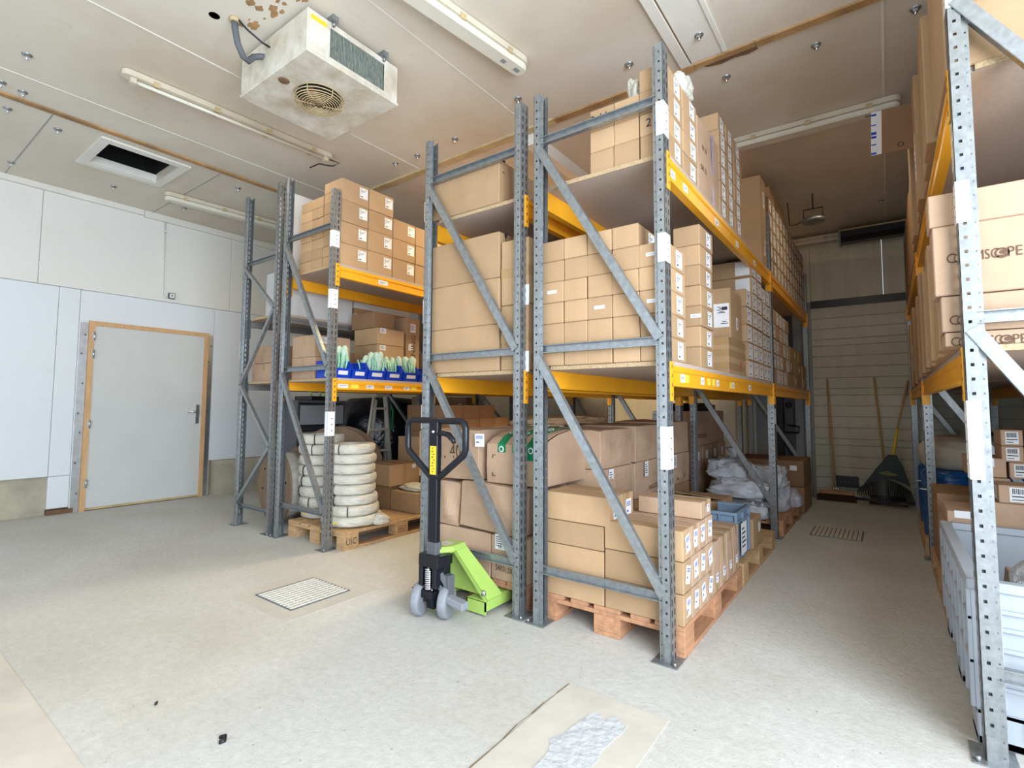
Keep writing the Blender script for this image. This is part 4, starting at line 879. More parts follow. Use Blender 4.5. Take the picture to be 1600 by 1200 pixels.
for k in range(2): carton(-4.28, -3.95, 3.78+.2*k, 3.97+.2*k, zb, 1.73, 'small labelled carton right of the tall lettered one, %s' % ORD[k], 'small cartons right of the lettered one', m='kraft', st=[('+x', .5, .7, .06, .10, 'lines'), ('+x', .5, .2, .06, .05, 'plain')])
for k in range(4): carton(-4.40, -4.32, 3.0+.5*k, 3.47+.5*k, zb, 1.70, 'flat brown carton at the back of the bin shelf, %s' % ORD[k], 'flat cartons at the back of the bin shelf', m='kraft_dark')
# floor: pallet with coils
pallet('wooden pallet stamped UIC under the white coil towers', -4.385, -3.565, 2.57, 3.79, 'wood', marks='UIC', along='y')
b = MB(); b.box(-4.36, -3.60, 2.98, 3.78, .1445, .151); tag(b.build('cardboard_sheet', ['kraft']), 'flat cardboard sheet lying on the UIC pallet', 'cardboard')
def coil(cx, cy, z, R_, h, label, a, seed, grp, yel=False):
    o = empty('wrapped_coil', label, 'coil', (cx, cy, z), 0, grp); rnd = random.Random(seed); ph = rnd.uniform(0, 6)
    prof = [(R_*.48, h*.12), (R_*.55, 0.0), (R_*.9, .0), (R_*.985, h*.16), (R_, h*.5), (R_*.985, h*.84), (R_*.9, h), (R_*.55, h), (R_*.48, h*.88), (R_*.48, h*.12)]
    b = MB(); b.lathe(prof, 36, 0, (0, 0, 0), 'z', True, lambda t, j: .014*math.sin(7*t+ph+j)+.010*math.sin(13*t+2*j+ph)); b.build('wrapped_body', ['film_white'], o)
    b = MB(); c_, s_ = math.cos(a), math.sin(a); P = [(.95, -.002), (1.022, h*.18), (1.034, h*.5), (1.022, h*.82), (.95, h+.002)]
    b.tube([(R_*p*c_, R_*p*s_, z_) for p, z_ in P], .0045, 6); b.build('black_strap', ['black'], o)
    if yel:
        b = MB(); 
        for da in range(4): 
            t0, t1 = a+.28+.05*da, a+.28+.05*(da+1)
            b.add([(R_*1.022*math.cos(t0), R_*1.022*math.sin(t0), h*.42), (R_*1.022*math.cos(t1), R_*1.022*math.sin(t1), h*.42), (R_*1.022*math.cos(t1), R_*1.022*math.sin(t1), h*.58), (R_*1.022*math.cos(t0), R_*1.022*math.sin(t0), h*.58)], [(0, 1, 2, 3)])
        b.build('yellow_sticker', ['paper_yellow'], o)
    return o
rs = [.262, .242, .222, .214, .212, .210, .212, .213]; ang = [-1.55, -.75, -1.35, -1.35, -2.2, -1.9, -1.55, -1.1]
for k in range(8):
    coil(-3.835-.004*k, 2.845-.012*(k % 2), .1525+.086*k, rs[k], .083, 'white film-wrapped coil in the right-hand tower on the UIC pallet, %s up' % ORD[k], ang[k], k, 'coils of the right-hand tower', k == 0) if k else blob('loose_film', None, None, (.235, .10, 0), .085, .075, .05, 'film_white', 71, .25, 5, parent=coil(-3.835, 2.845, .1525, rs[0], .083, 'white film-wrapped coil in the right-hand tower on the UIC pallet, first up', ang[0], 0, 'coils of the right-hand tower', True))
ang = [-1.9, -1.2, -2.1, -1.55, -1.45, -1.2, -1.0, -.9]
for k in range(8):
    coil(-4.31-.025*(k > 2)-.01*(k > 5), 2.86, .145+.0955*k, .205 if k != 0 else .19, .092, 'white film-wrapped coil in the left-hand tower on the UIC pallet, %s up' % ORD[k], ang[k], 20+k, 'coils of the left-hand tower', k == 0)
# cartons and reels behind the towers
zs = .1525
carton(-4.36, -4.00, 3.39, 3.76, zs, .375, 'plain brown carton at the back of the UIC pallet, under the labelled one', m='kraft_dark')
carton(-4.36, -3.96, 3.36, 3.76, .377, .585, 'taped brown carton on the stack at the back of the UIC pallet', m='kraft', tape=['side_x'], st=[('+x', .8, .85, .05, .04, 'plain')])
carton(-3.985, -3.60, 3.40, 3.77, zs, .340, 'brown carton at the back corner of the UIC pallet carrying folded film', m='kraft')
blob('folded_film', 'folded pale plastic film on the brown carton of the UIC pallet', 'plastic film', (-3.80, 3.58, .340), .17, .13, .035, 'film_white', 61, .25, 4)
def reel(label, loc, R_, wd, rx, rz, holes=True):
    o = link('cable_reel', None, None, loc, (0, rx, rz)); tag(o, label, 'cable reel')
    for i, y in enumerate((-wd/2, wd/2-.018)):
        b = MB(); b.lathe([(.05, y), (R_, y), (R_, y+.018), (.05, y+.018), (.05, y)], 40, 0, (0, 0, 0), 'y', False)
        if holes:
            for k in range(8): a = k*PI/4+.2; b.lathe([(.014, y-.0012), (.0, y-.0012)], 10, 1, (R_*.72*math.cos(a), 0, R_*.72*math.sin(a)), 'y')
        b.build('reel_flange', ['reel_board', 'void'], o)
    b = MB(); b.lathe([(R_*.45, -wd/2+.018), (R_*.45, wd/2-.018)], 28, 0, (0, 0, 0), 'y'); b.build('reel_core', ['reel_board'], o)
    b = MB(); b.lathe([(R_*.5, -wd/2+.02), (R_*.86, -wd/2+.03), (R_*.88, 0), (R_*.86, wd/2-.03), (R_*.5, wd/2-.02)], 32, 0, (0, 0, 0), 'y'); b.build('wound_cable', ['film_white'], o)
    return o
reel('brown cable reel standing behind the left rack posts, flange with square bolt holes', (-4.93, 2.86, .372), .37, .26, 0, -.10)
reel('brown cable reel leaning behind the right-hand coil tower', (-4.88, 3.42, .47), .47, .24, 0, .62)
b = MB(); P = [(-4.38, 3.83), (-4.22, 3.82), (-4.05, 3.825), (-3.90, 3.84), (-3.80, 3.87), (-3.74, 3.92)]
for (x0, y0), (x1, y1) in zip(P, P[1:]): b.add([(x0, y0, .02), (x1, y1, .02), (x1-.02, y1+.02, .84-.9*(y1-3.82)), (x0-.02, y0+.02, .84-.9*(y0-3.82)), (x0-.006, y0+.006, .02), (x1-.006, y1+.006, .02), (x1-.026, y1+.026, .84-.9*(y1-3.82)), (x0-.026, y0+.026, .84-.9*(y0-3.82))], [(0, 1, 2, 3), (7, 6, 5, 4), (0, 4, 5, 1), (1, 5, 6, 2), (2, 6, 7, 3), (3, 7, 4, 0)])
tag(b.build('cardboard_sheet', ['kraft']), 'tall curved cardboard sheet standing behind the taped cartons near the jack handle', 'cardboard')
# back of the left racks, floor level
o = empty('wrapped_pallet_load', 'black film-wrapped load with a green strap behind the coil towers', 'wrapped load', (-5.72, 4.75, 0))
b = MB(); b.lathe([(.46, 0), (.50, .2), (.52, .9), (.50, 1.12), (.40, 1.26), (.0, 1.30)], 24, 0, (0, 0, 0), 'z', True, lambda a, j: .12*math.cos(4*a+PI)*(-1)+.03*math.sin(9*a+j)+.28*abs(math.sin(a))); b.build('black_wrap', ['black_gloss'], o)
b = MB(); b.tube([(.50, -.30, .85), (.52, -.30, 1.1), (.40, -.28, 1.27), (.1, -.26, 1.315)], .014, 6); b.build('green_strap', ['strap_green'], o)
o = empty('metal_cabinet', 'dark open cabinet with shelves behind the left coil tower', 'cabinet', (-5.52, 3.50, 0))
b = MB(); b.box(-.22, -.20, -.32, .32, 0, 1.20); b.box(-.22, .20, -.32, -.30, 0, 1.20); b.box(-.22, .20, .30, .32, 0, 1.20); b.box(-.23, .22, -.33, .33, 1.20, 1.225); b.build('cabinet_case', ['dark_grey'], o)
b = MB(); b.box(.18, .20, -.28, .28, .95, 1.17); b.build('upper_panel', ['grey_panel'], o)
b = MB(); b.box(.18, .19, -.16, .14, .10, .84); b.build('lower_panel', ['grey_panel'], o)
b = MB(); b.box(-.2, .20, -.30, .30, .855, .87); b.box(-.2, .2, -.3, .3, .5, .515); b.build('cabinet_shelf', ['galv'], o)
o = empty('tool_case', 'black and lime-green tool case on the dark cabinet', 'tool case', (-5.47, 3.52, 1.2255)); o.rotation_euler = (0, 0, .1)
b = MB(); b.box(-.15, .15, -.20, .20, 0, .05); b.build('case_base', ['black'], o, bevel=.006)
for yy in (-.13, .0): 
    b = MB(); b.tube([(.12, yy-.05, .05), (.12, yy-.05, .085), (.12, yy-.03, .10), (.12, yy+.04, .10)], .012, 8); b.build('green_handle', ['lime'], o)
b = MB(); b.box(.02, .14, .08, .17, .05, .15); b.build('green_block', ['lime'], o, bevel=.006)
o = empty('step_ladder', 'pale step ladder standing behind the coil towers', 'ladder', (-4.92, 4.0, 0))
T = 1.29
for s, nm in ((-.13, 0), (.13, 1)):
    b = MB(); b.bar((.16, s*1.9-.15, 0), (0, s*.62, T), .022, .05); b.build('stile', ['alu'], o)
    b = MB(); b.bar((-.16, s*1.2+.10, 0), (-.01, s*.6+.03, T-.05), .018, .035); b.build('rear_leg', ['alu'], o)
for k in range(5):
    t = .12+.19*k; z = T*t; y = -.15*(1-t); wv = .13*(1.9*(1-t)+.62*t); x = .16*(1-t)
    b = MB(); b.box(x-.03, x+.03, y-wv, y+wv, z-.012, z+.012); b.build('tread', ['alu'], o)
b = MB(); b.box(-.06, .06, -.10, .10, T-.01, T+.015); b.build('top_cap', ['alu'], o)
k = 0
for c in range(3):
    for r in range(3):
        carton(-5.15, -4.72, 4.72+.33*c, 5.04+.33*c, .002+.43*r, .43+.43*r, 'kraft carton stacked behind the step ladder, %s row up, %s from the left' % (ORD[r], ORD[c]), 'kraft cartons behind the step ladder', m='kraft', st=[('+x', .5, .7, .05, .09, 'lines')] if r == 2 else [])
pallet('shaded wooden pallet under the dark brown carton wall', -4.42, -3.78, 3.95, 5.12, 'wood')
for c in range(4):
    for r in range(7):
        if c == 3 and r == 6: continue
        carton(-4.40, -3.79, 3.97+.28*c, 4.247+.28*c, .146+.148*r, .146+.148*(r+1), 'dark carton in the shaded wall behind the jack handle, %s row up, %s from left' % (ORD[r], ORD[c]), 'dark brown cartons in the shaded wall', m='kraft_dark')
pallet('far shaded wooden pallet beyond the second coil-rack post', -4.42, -3.70, 5.30, 6.50, 'wood')
for c in range(3):
    for r in range(3):
        carton(-4.40, -3.75, 5.33+.38*c, 5.70+.38*c, .146+.27*r, .146+.27*(r+1), 'brown labelled carton beyond the second coil-rack post, %s row up, %s from the post' % (ORD[r], ORD[c]), 'brown cartons beyond the second coil-rack post', m='kraft_dark', st=[('+x', .5, .6, .07, .09, 'plain')] if r == 2 else [])
o = carton(-4.3, -3.72, 6.55, 7.25, .002, 1.0, 'yellowish open carton at the far end of the coil rack', m='kraft', open_top=True, gap=0)
carton(-3.05, -2.62, 6.7, 7.3, .002, .98, 'lone tall carton by the brightly lit far wall', m='kraft', open_top=True, gap=0)
for i, (x, y, z) in enumerate([(-2.15, 3.3, 1.0225), (-2.15, 3.85, 1.0225)]):
    blob('cloth_bundle', 'yellowish folded cloth on the cartons under the double rack, %s' % ('near', 'far')[i], 'cloth', (x, y, z), .20, .22, .045, 'kraft', 90+i, .25, 3)

# ------------------------------------------------------------------ pallet jack
J = empty('pallet_jack', 'lime-green hand pallet jack with black handle in front of the middle rack', 'pallet jack', (-2.085, 2.10, 0))
b = MB()      # handle loop
hp = [(-.228, 1.05), (-.218, 1.075), (-.195, 1.088), (.195, 1.088), (.218, 1.075), (.228, 1.05), (.228, .935), (.215, .905), (.035, .77), (0, .76), (-.035, .77), (-.215, .905), (-.228, .935)]
b.tube([(x, 0, z) for x, z in hp], .019, 10, 0, True); b.build('handle_loop', ['jack_black'], J)
b = MB(); b.box(-.031, .031, -.018, .018, .36, 1.085); b.build('handle_post', ['jack_black'], J, bevel=.004)
b = MB(); b.box(-.024, .024, -.0195, -.0182, .785, .945, 0)
R = random.Random(3)
for i in range(9):
    z = .80+.016*i; x = R.uniform(-.012, .006); b.box(x, x+R.uniform(.006, .014), -.0202, -.0194, z, z+R.uniform(.003, .007), 1)
b.build('warning_sticker', ['yellow', 'ink'], J)
b = MB(); b.tube([(.03, -.01, 1.012), (.07, -.015, 1.02), (.12, -.02, 1.012), (.155, -.022, .985), (.165, -.022, .968)], [.010, .015, .017, .014, .010], 8); b.build('control_lever', ['jack_black'], J)
b = MB(); b.lathe([(.0, -.03), (.008, -.028), (.008, .028), (0, .03)], 10, 0, (0, 0, 1.025), 'y'); b.build('lever_pin', ['steel'], J)
b = MB(); b.box(-.036, .036, -.025, .025, .335, .41); b.build('handle_socket', ['dark_grey'], J, bevel=.003)
b = MB(); b.prism([(-.075, -.05), (.075, -.05), (.085, .03), (.05, .10), (-.05, .10), (-.085, .03)], 'z', .275, .345); b.box(-.068, -.036, -.055, .02, .17, .28); b.box(.036, .068, -.055, .02, .17, .28); b.build('steer_yoke', ['jack_black'], J, bevel=.006)
b = MB()
b.tube([(.020*math.cos(t*.7), -.035+.020*math.sin(t*.7), .155+.0013*t) for t in range(90)], .0055, 6); b.build('spring', ['chrome'], J)
b = MB(); b.tube([(0, -.035, .13), (0, -.035, .30)], .011, 10); b.build('pump_piston', ['chrome'], J)
b = MB(); b.lathe([(0, .10), (.055, .10), (.058, .12), (.055, .30), (.048, .32), (0, .32)], 18, 0, (0, .055, 0)); b.box(-.05, .05, -.06, .07, .115, .155); b.build('pump_body', ['jack_black'], J)
b = MB(); b.bar((.06, -.01, .25), (.105, .02, .16), .02, .03); b.bar((.05, -.02, .19), (.10, .0, .13), .016, .024); b.box(.07, .115, .0, .05, .13, .24); b.build('pedal_linkage', ['dark_grey'], J, bevel=.003)
b = MB(); b.prism([(.075, .105), (.235, .085), (.235, .125), (.06, .145)], 'y', -.022, .03); b.build('foot_pedal', ['tyre'], J, bevel=.004)
b = MB(); b.lathe([(0, -.03), (.014, -.028), (.014, .035), (0, .04)], 10, 0, (.09, 0, .125), 'y'); b.build('pedal_bolt', ['steel'], J)
b = MB(); b.bar((0, 0, .13), (0, 0, .05), .05, .05, 0, (0, 1, 0)); b.tube([(-.085*.9, -.03, .09), (.085*.9, .03, .09)], .012, 10); b.build('axle', ['jack_black'], J)
for s in (-1, 1):
    wv = link('steer_wheel', None, J, (.075*s, .028*s, .09), (0, 0, .36)); wv2 = MB()
    wv2.lathe([(.060, -.024), (.082, -.025), (.088, -.020), (.090, -.008), (.090, .008), (.088, .020), (.082, .025), (.060, .024)], 28, 0, (0, 0, 0), 'x'); wv2.build('tyre', ['tyre'], wv)
    b = MB(); b.lathe([(.062, -.021), (.062, .021), (.050, .021), (.046, .012), (.024, .012), (.022, .024), (.0, .025)], 24, 0, (0, 0, 0), 'x'); b.lathe([(.0, -.025), (.022, -.024), (.024, -.012), (.046, -.012), (.050, -.021), (.062, -.021)], 24, 0, (0, 0, 0), 'x')
    for k in range(5): a = k*2*PI/5; b.obox(Matrix.Rotation(a, 4, 'X') @ Matrix.Translation((0, .036, 0)), .030, .028, .010)
    b.build('wheel_rim', ['steel'], wv)
for s, nm in ((1, 'right'), (-1, 'left')):
    x0, x1 = sorted((s*.245, s*.105)); fz = .088
    b = MB(); b.prism([(x0, .03), (x0+.008, .03), (x0+.008, fz-.008), (x1-.008, fz-.008), (x1-.008, .03), (x1, .03), (x1, fz-.006), (x1-.014, fz), (x0+.014, fz), (x0, fz-.006)], 'y', .16, 1.12)
    b.box(x0, x1, .16, .168, .012, fz-.004); b.build('fork', ['lime'], J)
    fk = MB(); fk.lathe([(0, -.025), (.037, -.025), (.037, .025), (0, .025)], 14, 0, ((x0+x1)/2, 1.0, .038), 'x'); fk.build('load_wheel', ['tyre'], J)
b = MB()      # thin sloping side plates down to both forks
for s in (1, -1):
    A = [(s*.055, .095, .368), (s*.055, .195, .368), (s*.245, .315, .088), (s*.245, .172, .088)]
    Bk = [(x-s*.012, y, z-.006) for x, y, z in A]
    b.add(A+Bk, [(0, 1, 2, 3), (7, 6, 5, 4), (0, 4, 5, 1), (1, 5, 6, 2), (2, 6, 7, 3), (3, 7, 4, 0)], 0)
    A = [(s*.055, .095, .368), (s*.245, .172, .088), (s*.215, .172, .088), (s*.030, .095, .368)]
    Bk = [(x, y+.008, z) for x, y, z in A]
    b.add(A+Bk, [(0, 1, 2, 3), (7, 6, 5, 4), (0, 4, 5, 1), (1, 5, 6, 2), (2, 6, 7, 3), (3, 7, 4, 0)], 0)
b.build('side_plates', ['lime'], J)
b = MB(); b.prism([(-.20, .10), (.20, .10), (.05, .345), (-.05, .345)], 'y', .20, .208); b.build('back_plate', ['lime'], J)
b = MB(); b.prism([(-.06, .01), (.03, .0), (.078, .07), (.072, .20), (-.06, .20), (-.078, .09)], 'z', .340, .378); b.build('top_hood', ['lime'], J, bevel=.012)
b = MB(); b.prism([(-.05, .06), (-.01, .05), (.03, .09), (.02, .15), (-.04, .14)], 'z', .3782, .3788); b.build('worn_paint', ['dirty_white'], J)
b = MB(); b.lathe([(0, -.010), (.016, -.009), (.018, 0)], 12, 0, (.222, .171, .125), 'y'); b.build('leg_bolt', ['steel'], J)

# ------------------------------------------------------------------ right-hand rack
def comm(o, xc, D, z, s=.050):        # xc: world x of the carton's centre
    y = -D/2-.0008; X = lambda x: x-xc
    for t_, x, f in (('C', .204, .86), ('MMSC', .2875, .66), ('PE', .3715, .80)): text(o, t_, s, (X(x), y, z), (PI/2, 0, 0), 'ink_brown', sx=f)
    text(o, 'R', .008, (X(.397), y, z+.014), (PI/2, 0, 0), 'ink_brown')
    n_ = 24; r0 = s*.37
    for x in (.2305, .339):
        b = MB(); P = [(r0*1.05*math.cos(2*PI*k/n_), r0*math.sin(2*PI*k/n_)) for k in range(n_)]; q = .84 if x < .3 else .72
        Q = [(p[0]*q, p[1]*q) for p in P]
        for k in range(n_): j = (k+1) % n_; b.add([(p[0], 0, p[1]) for p in (P[k], P[j], Q[j], Q[k])], [(0, 1, 2, 3)])
        if x > .3:
            b.add([(r0*.50*math.cos(2*PI*k/n_)+.003, -.0003, r0*.42*math.sin(2*PI*k/n_)+.003) for k in range(n_)], [tuple(range(n_))])
            b.add([(-r0*.9, -.0002, -.004), (r0*.2, -.0002, -r0*.85), (r0*.9, -.0002, 0), (r0*.1, -.0002, -r0*.45)], [(0, 1, 2, 3)])
        b.build('printed_logo', ['ink_brown'], o, (X(x), y, z))
zE = 1.3975
gE = 'big cartons printed COMMSCOPE on the right-hand rack'
o = carton(.175, .80, 2.425, 2.56, zE, 1.448, 'low box printed COMMSCOPE at the bottom of the right-hand middle shelf', gE, m='kraft_pink'); comm(o, .4875, .135, .014, .046)
o = carton(.168, .80, 2.425, 2.56, 1.450, 1.582, 'carton printed COMMSCOPE under the biggest one on the right-hand middle shelf', gE, m='kraft_pink'); comm(o, .484, .135, .040)
o = carton(.152, .80, 2.42, 2.56, 1.584, 1.842, 'biggest carton printed COMMSCOPE on the right-hand middle shelf', gE, m='kraft_pink'); comm(o, .476, .14, .132)
carton(.145, .80, 2.43, 2.56, 1.844, 1.968, 'plain carton lying on the biggest COMMSCOPE carton', m='kraft_pink')
for k in range(14):
    h = [.44, .52, .66, .48, .70, .62, .55, .74, .60, .66, .58, .5, .6, .7][k]
    carton(.168+.016*((k*2) % 3)+.002*k, .75, 2.575+.182*k, 2.75+.182*k, zE, zE+h, 'tall brown carton edge along the right-hand middle shelf, %s from the front' % ORD[k], 'tall cartons along the right-hand middle shelf', m='kraft', st=[('-x', .5, .35, .06, .25, 'lines')] if k % 3 == 1 else [])
for k in range(9):
    h = [.62, .40, .70, .72, .74, .70, .66, .7, .6][k]
    carton(.21+.010*(k % 3), .75, 5.25+.27*k, 5.51+.27*k, zE, zE+h, 'shaded carton edge in the far bay of the right-hand middle shelf, %s' % ORD[k], 'cartons in the far bay of the right-hand middle shelf', m='kraft', st=[('-x', .5, .35, .06, .25, 'lines')] if k % 2 else [])
zE2 = 2.4265
carton(.215, .80, 2.43, 3.00, zE2, 3.20, 'large plain carton at the near end of the right-hand top shelf', m='kraft', bulge=.004)
for k in range(8):
    h = [.62, .80, .84, .78, .80, .72, .8, .7][k]
    carton(.19+.012*(k % 3), .78, 3.05+.27*k, 3.31+.27*k, zE2, zE2+h, 'tall plain carton along the right-hand top shelf, %s from the front' % ORD[k], 'tall cartons along the right-hand top shelf', m='kraft', st=[('-x', .5, .4, .04, .3, 'lines')] if k in (1, 3, 4) else [])
for k in range(9):
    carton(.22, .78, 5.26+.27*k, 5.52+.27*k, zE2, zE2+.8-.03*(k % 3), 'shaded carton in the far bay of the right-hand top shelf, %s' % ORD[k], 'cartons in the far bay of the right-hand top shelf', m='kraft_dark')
o = empty('open_carton', 'carton flap with blue and white tape sticking out over the aisle near the ceiling', 'box', (.20, 4.30, 2.93)); o.rotation_euler = (0, .03, .05)
b = MB(); b.box(-.20, .02, -.003, .003, 0, .31); b.build('carton_flap', ['kraft_dark'], o)
b = MB(); b.box(-.235, -.175, -.004, .004, .0, .31)
for z, h in ((.004, .014), (.07, .008), (.12, .016), (.145, .02), (.21, .008), (.28, .014)): b.box(-.2345, -.205, -.0048, .0048, z, z+h, 1)
b.build('tape_edge', ['paper', 'bin_blue'], o); text(o, 'O', .05, (-.07, -.0042, .04), (PI/2, 0, 0), 'ink')
# pallet box in the foreground
o = empty('pallet_box', 'light grey plastic pallet box under the right-hand rack in the foreground', 'pallet box', (.215, 2.485, 0)); W, D, H = 1.0, 1.16, .565; t = .025
b = MB()
Hw = H-.02
for q in [(0, t, 0, D, .12, Hw), (W-t, W, 0, D, .12, Hw), (t, W-t, 0, t, .12, Hw), (t, W-t, D-t, D, .12, Hw), (t, W-t, t, D-t, .12, .15)]: b.box(*q)
b.build('box_walls', ['crate_grey'], o)
b = MB()
for q in [(-.012, .035, -.012, D+.012, H-.035, H), (W-.035, W+.012, -.012, D+.012, H-.035, H), (.035, W-.035, -.012, .035, H-.035, H), (.035, W-.035, D-.035, D+.012, H-.035, H)]: b.box(*q)
b.build('rim', ['crate_grey'], o, bevel=.004)
b = MB()
for x in (.055, .37, .68, .95): b.box(x, x+.022, -.014, 0, .14, H-.035)
for z in (.46, .40, .33, .20): b.box(.055, .95, -.013, 0, z, z+.014)
for y in (.0, .14, .30, .46, .62, .78, .94, 1.13): b.box(-.014, 0, y, y+.02, .12, H-.035)
for z in (.42, .27): b.box(-.013, 0, 0, D, z, z+.014)
b.build('wall_ribs', ['crate_grey'], o, bevel=.002)
b = MB()
for x in (0, .42, .86): 
    for y in (0, .50, 1.02): b.box(x, x+.14, y, y+.14, 0, .12)
for y in (0, .5, 1.02): b.box(0, W, y, y+.14, .0, .03)
b.box(0, W, 0, D, .10, .125); b.build('runners', ['crate_grey'], o, bevel=.004)
b = MB(); b.lathe([(.013, -.0145), (.013, -.016), (.010, -.0168), (.0, -.0168)], 18, 0, (.042, 0, .10), 'y'); b.build('round_plug', ['dark_grey'], o)
b = MB(); b.box(.13, .30, -.0145, -.0135, .05, .115); b.box(.45, .80, -.0145, -.0135, .02, .09); b.build('fork_opening', ['dark_grey'], o)  # dark plates on the face stand in for shade inside the openings
o = carton(.38, .95, 2.90, 3.30, .152, .42, 'brown cardboard showing inside the grey pallet box', m='kraft_pink', tilt=(0, .10))
blob('clear_film', 'crumpled clear plastic film filling the front of the grey pallet box', 'plastic film', (.60, 2.69, .152), .27, .15, .30, 'film_clear', 77, .14, 6)
# cartons and drums behind the pallet box
pallet('wooden pallet behind the grey pallet box', .22, 1.02, 3.75, 4.95, 'wood')
pallet('wooden pallet under the blue wrapped drums', .20, 1.0, 5.25, 6.45, 'wood')
zp = .146
for k, (x0, x1, y0, y1, z0, z1, lab, st) in enumerate([
    (.235, .95, 3.78, 4.30, zp, .34, 'bottom brown carton behind the grey pallet box', []),
    (.235, .95, 3.78, 4.25, .342, .52, 'taped second carton behind the grey pallet box', [('-x', .5, .5, .08, .06, 'plain')]),
    (.245, .42, 3.80, 4.2, .522, .60, 'flat carton with a white slip beside the nearest rack post', [('-y', .5, .8, .11, .04, 'plain')]),
    (.40, .95, 3.80, 4.20, .522, .668, 'wide taped carton behind the nearest rack post', []),
    (.40, .545, 4.02, 4.3, .670, .775, 'small carton between the wide taped one and the barcode stack', []),
    (.37, .535, 4.05, 4.4, .776, .885, 'carton with torn white tape under the barcode cartons', [('-y', .55, .78, .045, .05, 'plain')]),
    (.46, .62, 3.78, 4.0, .670, .765, 'carton with a large barcode label lying askew', [('-y', .62, .5, .11, .075, 'bars'), ('-x', .5, .5, .09, .07, 'lines')])]):
    carton(x0, x1, y0, y1, z0, z1, lab, m='kraft_pink', st=st, tape=['top_y'] if k in (1, 3, 5) else None)
for r in range(3):
    for c in range(2):
        carton(.515+.10*c+(.03 if r == 0 else 0), .61+.10*c+(.03 if r == 0 else 0), 4.05, 4.30, .776+.092*r, .867+.092*r, 'barcode carton in the three-high block at the right edge, %s row up, %s' % (ORD[r], ('left', 'right')[c]), 'barcode cartons at the right edge', m='kraft_pink', st=[('-y', .5, .5, .055, .07, 'bars')])
for k in range(2): carton(.235, .95, 4.36+.28*k, 4.63+.28*k, zp, .62, 'brown carton between the taped stack and the blue drums, %s' % ('near', 'far')[k], 'cartons before the blue drums', m='kraft_dark')
for i, (x, y) in enumerate([(.40, 5.46), (.40, 6.05), (.95-.2, 5.46), (.75+.0, 6.05)]):
    o = empty('wrapped_drum', 'blue film-wrapped drum on the pallet under the right-hand rack, %s' % ('front left', 'back left', 'front right', 'back right')[i], 'drum', (x, y, .145), 0, 'blue wrapped drums')
    b = MB(); b.lathe([(.19, 0), (.20, .02), (.205, .25), (.20, .50), (.17, .53), (0, .535)], 22, 0, (0, 0, 0), 'z', True, lambda a, j: .02*math.sin(9*a+j)); b.build('drum_body', ['film_blue'], o)
    b = MB(); b.tube([(.209*math.cos(2*PI*k/24), .209*math.sin(2*PI*k/24), .36+.012*math.sin(4*PI*k/24)) for k in range(24)], .006, 6, 0, True); b.build('white_cord', ['paper'], o)
blob('beige_sack', 'crumpled beige sack lying on top of the blue wrapped drums', 'sack', (.50, 5.62, .682), .30, .30, .165, 'sack_beige', 15, .10, 3)
o = empty('wrapped_drum', 'blue wrapped drum standing at the back against the dark wall, higher than the rest', 'drum', (.80, 5.0+.02, .0)); o.location = (.86, 6.75, .0)
b = MB(); b.lathe([(.24, 0), (.25, .4), (.25, .92), (.0, .95)], 22, 0, (0, 0, 0), 'z', True); b.build('drum_body', ['film_blue'], o)

# ------------------------------------------------------------------ brooms and rake against the slatted door
def broom(x, y, zt, xt, label):
    o = empty('broom', label, 'broom', (x, y, 0)); b = MB(); b.tube([(0, 0, .10), (xt-x, YB-.035-y, zt)], .0125, 8); b.build('broom_handle', ['handle_wood'], o)
    b = MB(); b.box(-.19, .19, -.03, .03, .085, .125); b.build('broom_head', ['wood_red'], o, bevel=.004)
    b = MB(); b.prism([(-.19, .085), (.19, .085), (.215, .0), (-.215, .0)], 'y', -.035, .035); b.build('bristles', ['bristle'], o)
    b = MB(); 
    for q in (-.022, 0, .022): b.tube([(q, 0, .115), (q, .0, .17)], .008, 6)
    b.build('handle_clamp', ['chrome'], o)
broom(-.565, 7.66, 1.55, -.635, 'wide dark broom with a wooden handle leaning on the slatted door')
o = empty('broom', 'second wooden-handled broom on the slatted door, half behind the rake', 'broom', (-.04, 7.74, 0)); b = MB(); b.tube([(0, 0, .10), (-.09, YB-.035-7.74, 1.55)], .0125, 8); b.build('broom_handle', ['handle_wood'], o)
b = MB(); b.prism([(-.17, .10), (.17, .10), (.19, .0), (-.19, .0)], 'y', -.03, .03); b.build('bristles', ['bristle'], o)
o = empty('leaf_rake', 'big dark green fan rake with a brown and yellow handle, standing on its tines', 'rake', (-.02, 7.52, 0))
b = MB(); P = [(.06, .60), (-.02, .60), (-.30, .19), (-.27, .17), (-.10, .28), (.02, .30), (.12, .27), (.18, .20), (.205, .21), (.10, .58)]
b.prism([(.0, .62), (.08, .62), (.13, .50), (.20, .26), (.14, .30), (.05, .335), (-.06, .325), (-.17, .27), (-.29, .19), (-.10, .48)], 'y', -.012, .0)
b.build('rake_fan', ['rake_green'], o, bevel=.003)
for k in range(32):
    t = k/31; a = (-.31+.53*t); x0, z0 = -.28+.47*t, .20+.11*math.sin(PI*t)
    b = MB(); b.bar((x0, -.006, z0+.02), (a, -.02-.02*math.sin(PI*t), .165-.06*t-.05*math.sin(PI*t)), .010, .008); b.bar((a, -.02-.02*math.sin(PI*t), .165-.06*t-.05*math.sin(PI*t)), (a, -.06, .128-.06*t-.06*math.sin(PI*t)), .010, .008); b.build('tine', ['rake_green'], o)
b = MB(); b.prism([(-.10, .40), (-.02, .43), (.10, .385), (.0, .37)], 'y', -.0135, -.0122); b.build('worn_label', ['rake_label'], o)
b = MB(); b.tube([(.035, .004, .54), (.10, .12, .92)], .0145, 8); b.build('grip_sleeve', ['yellow'], o)
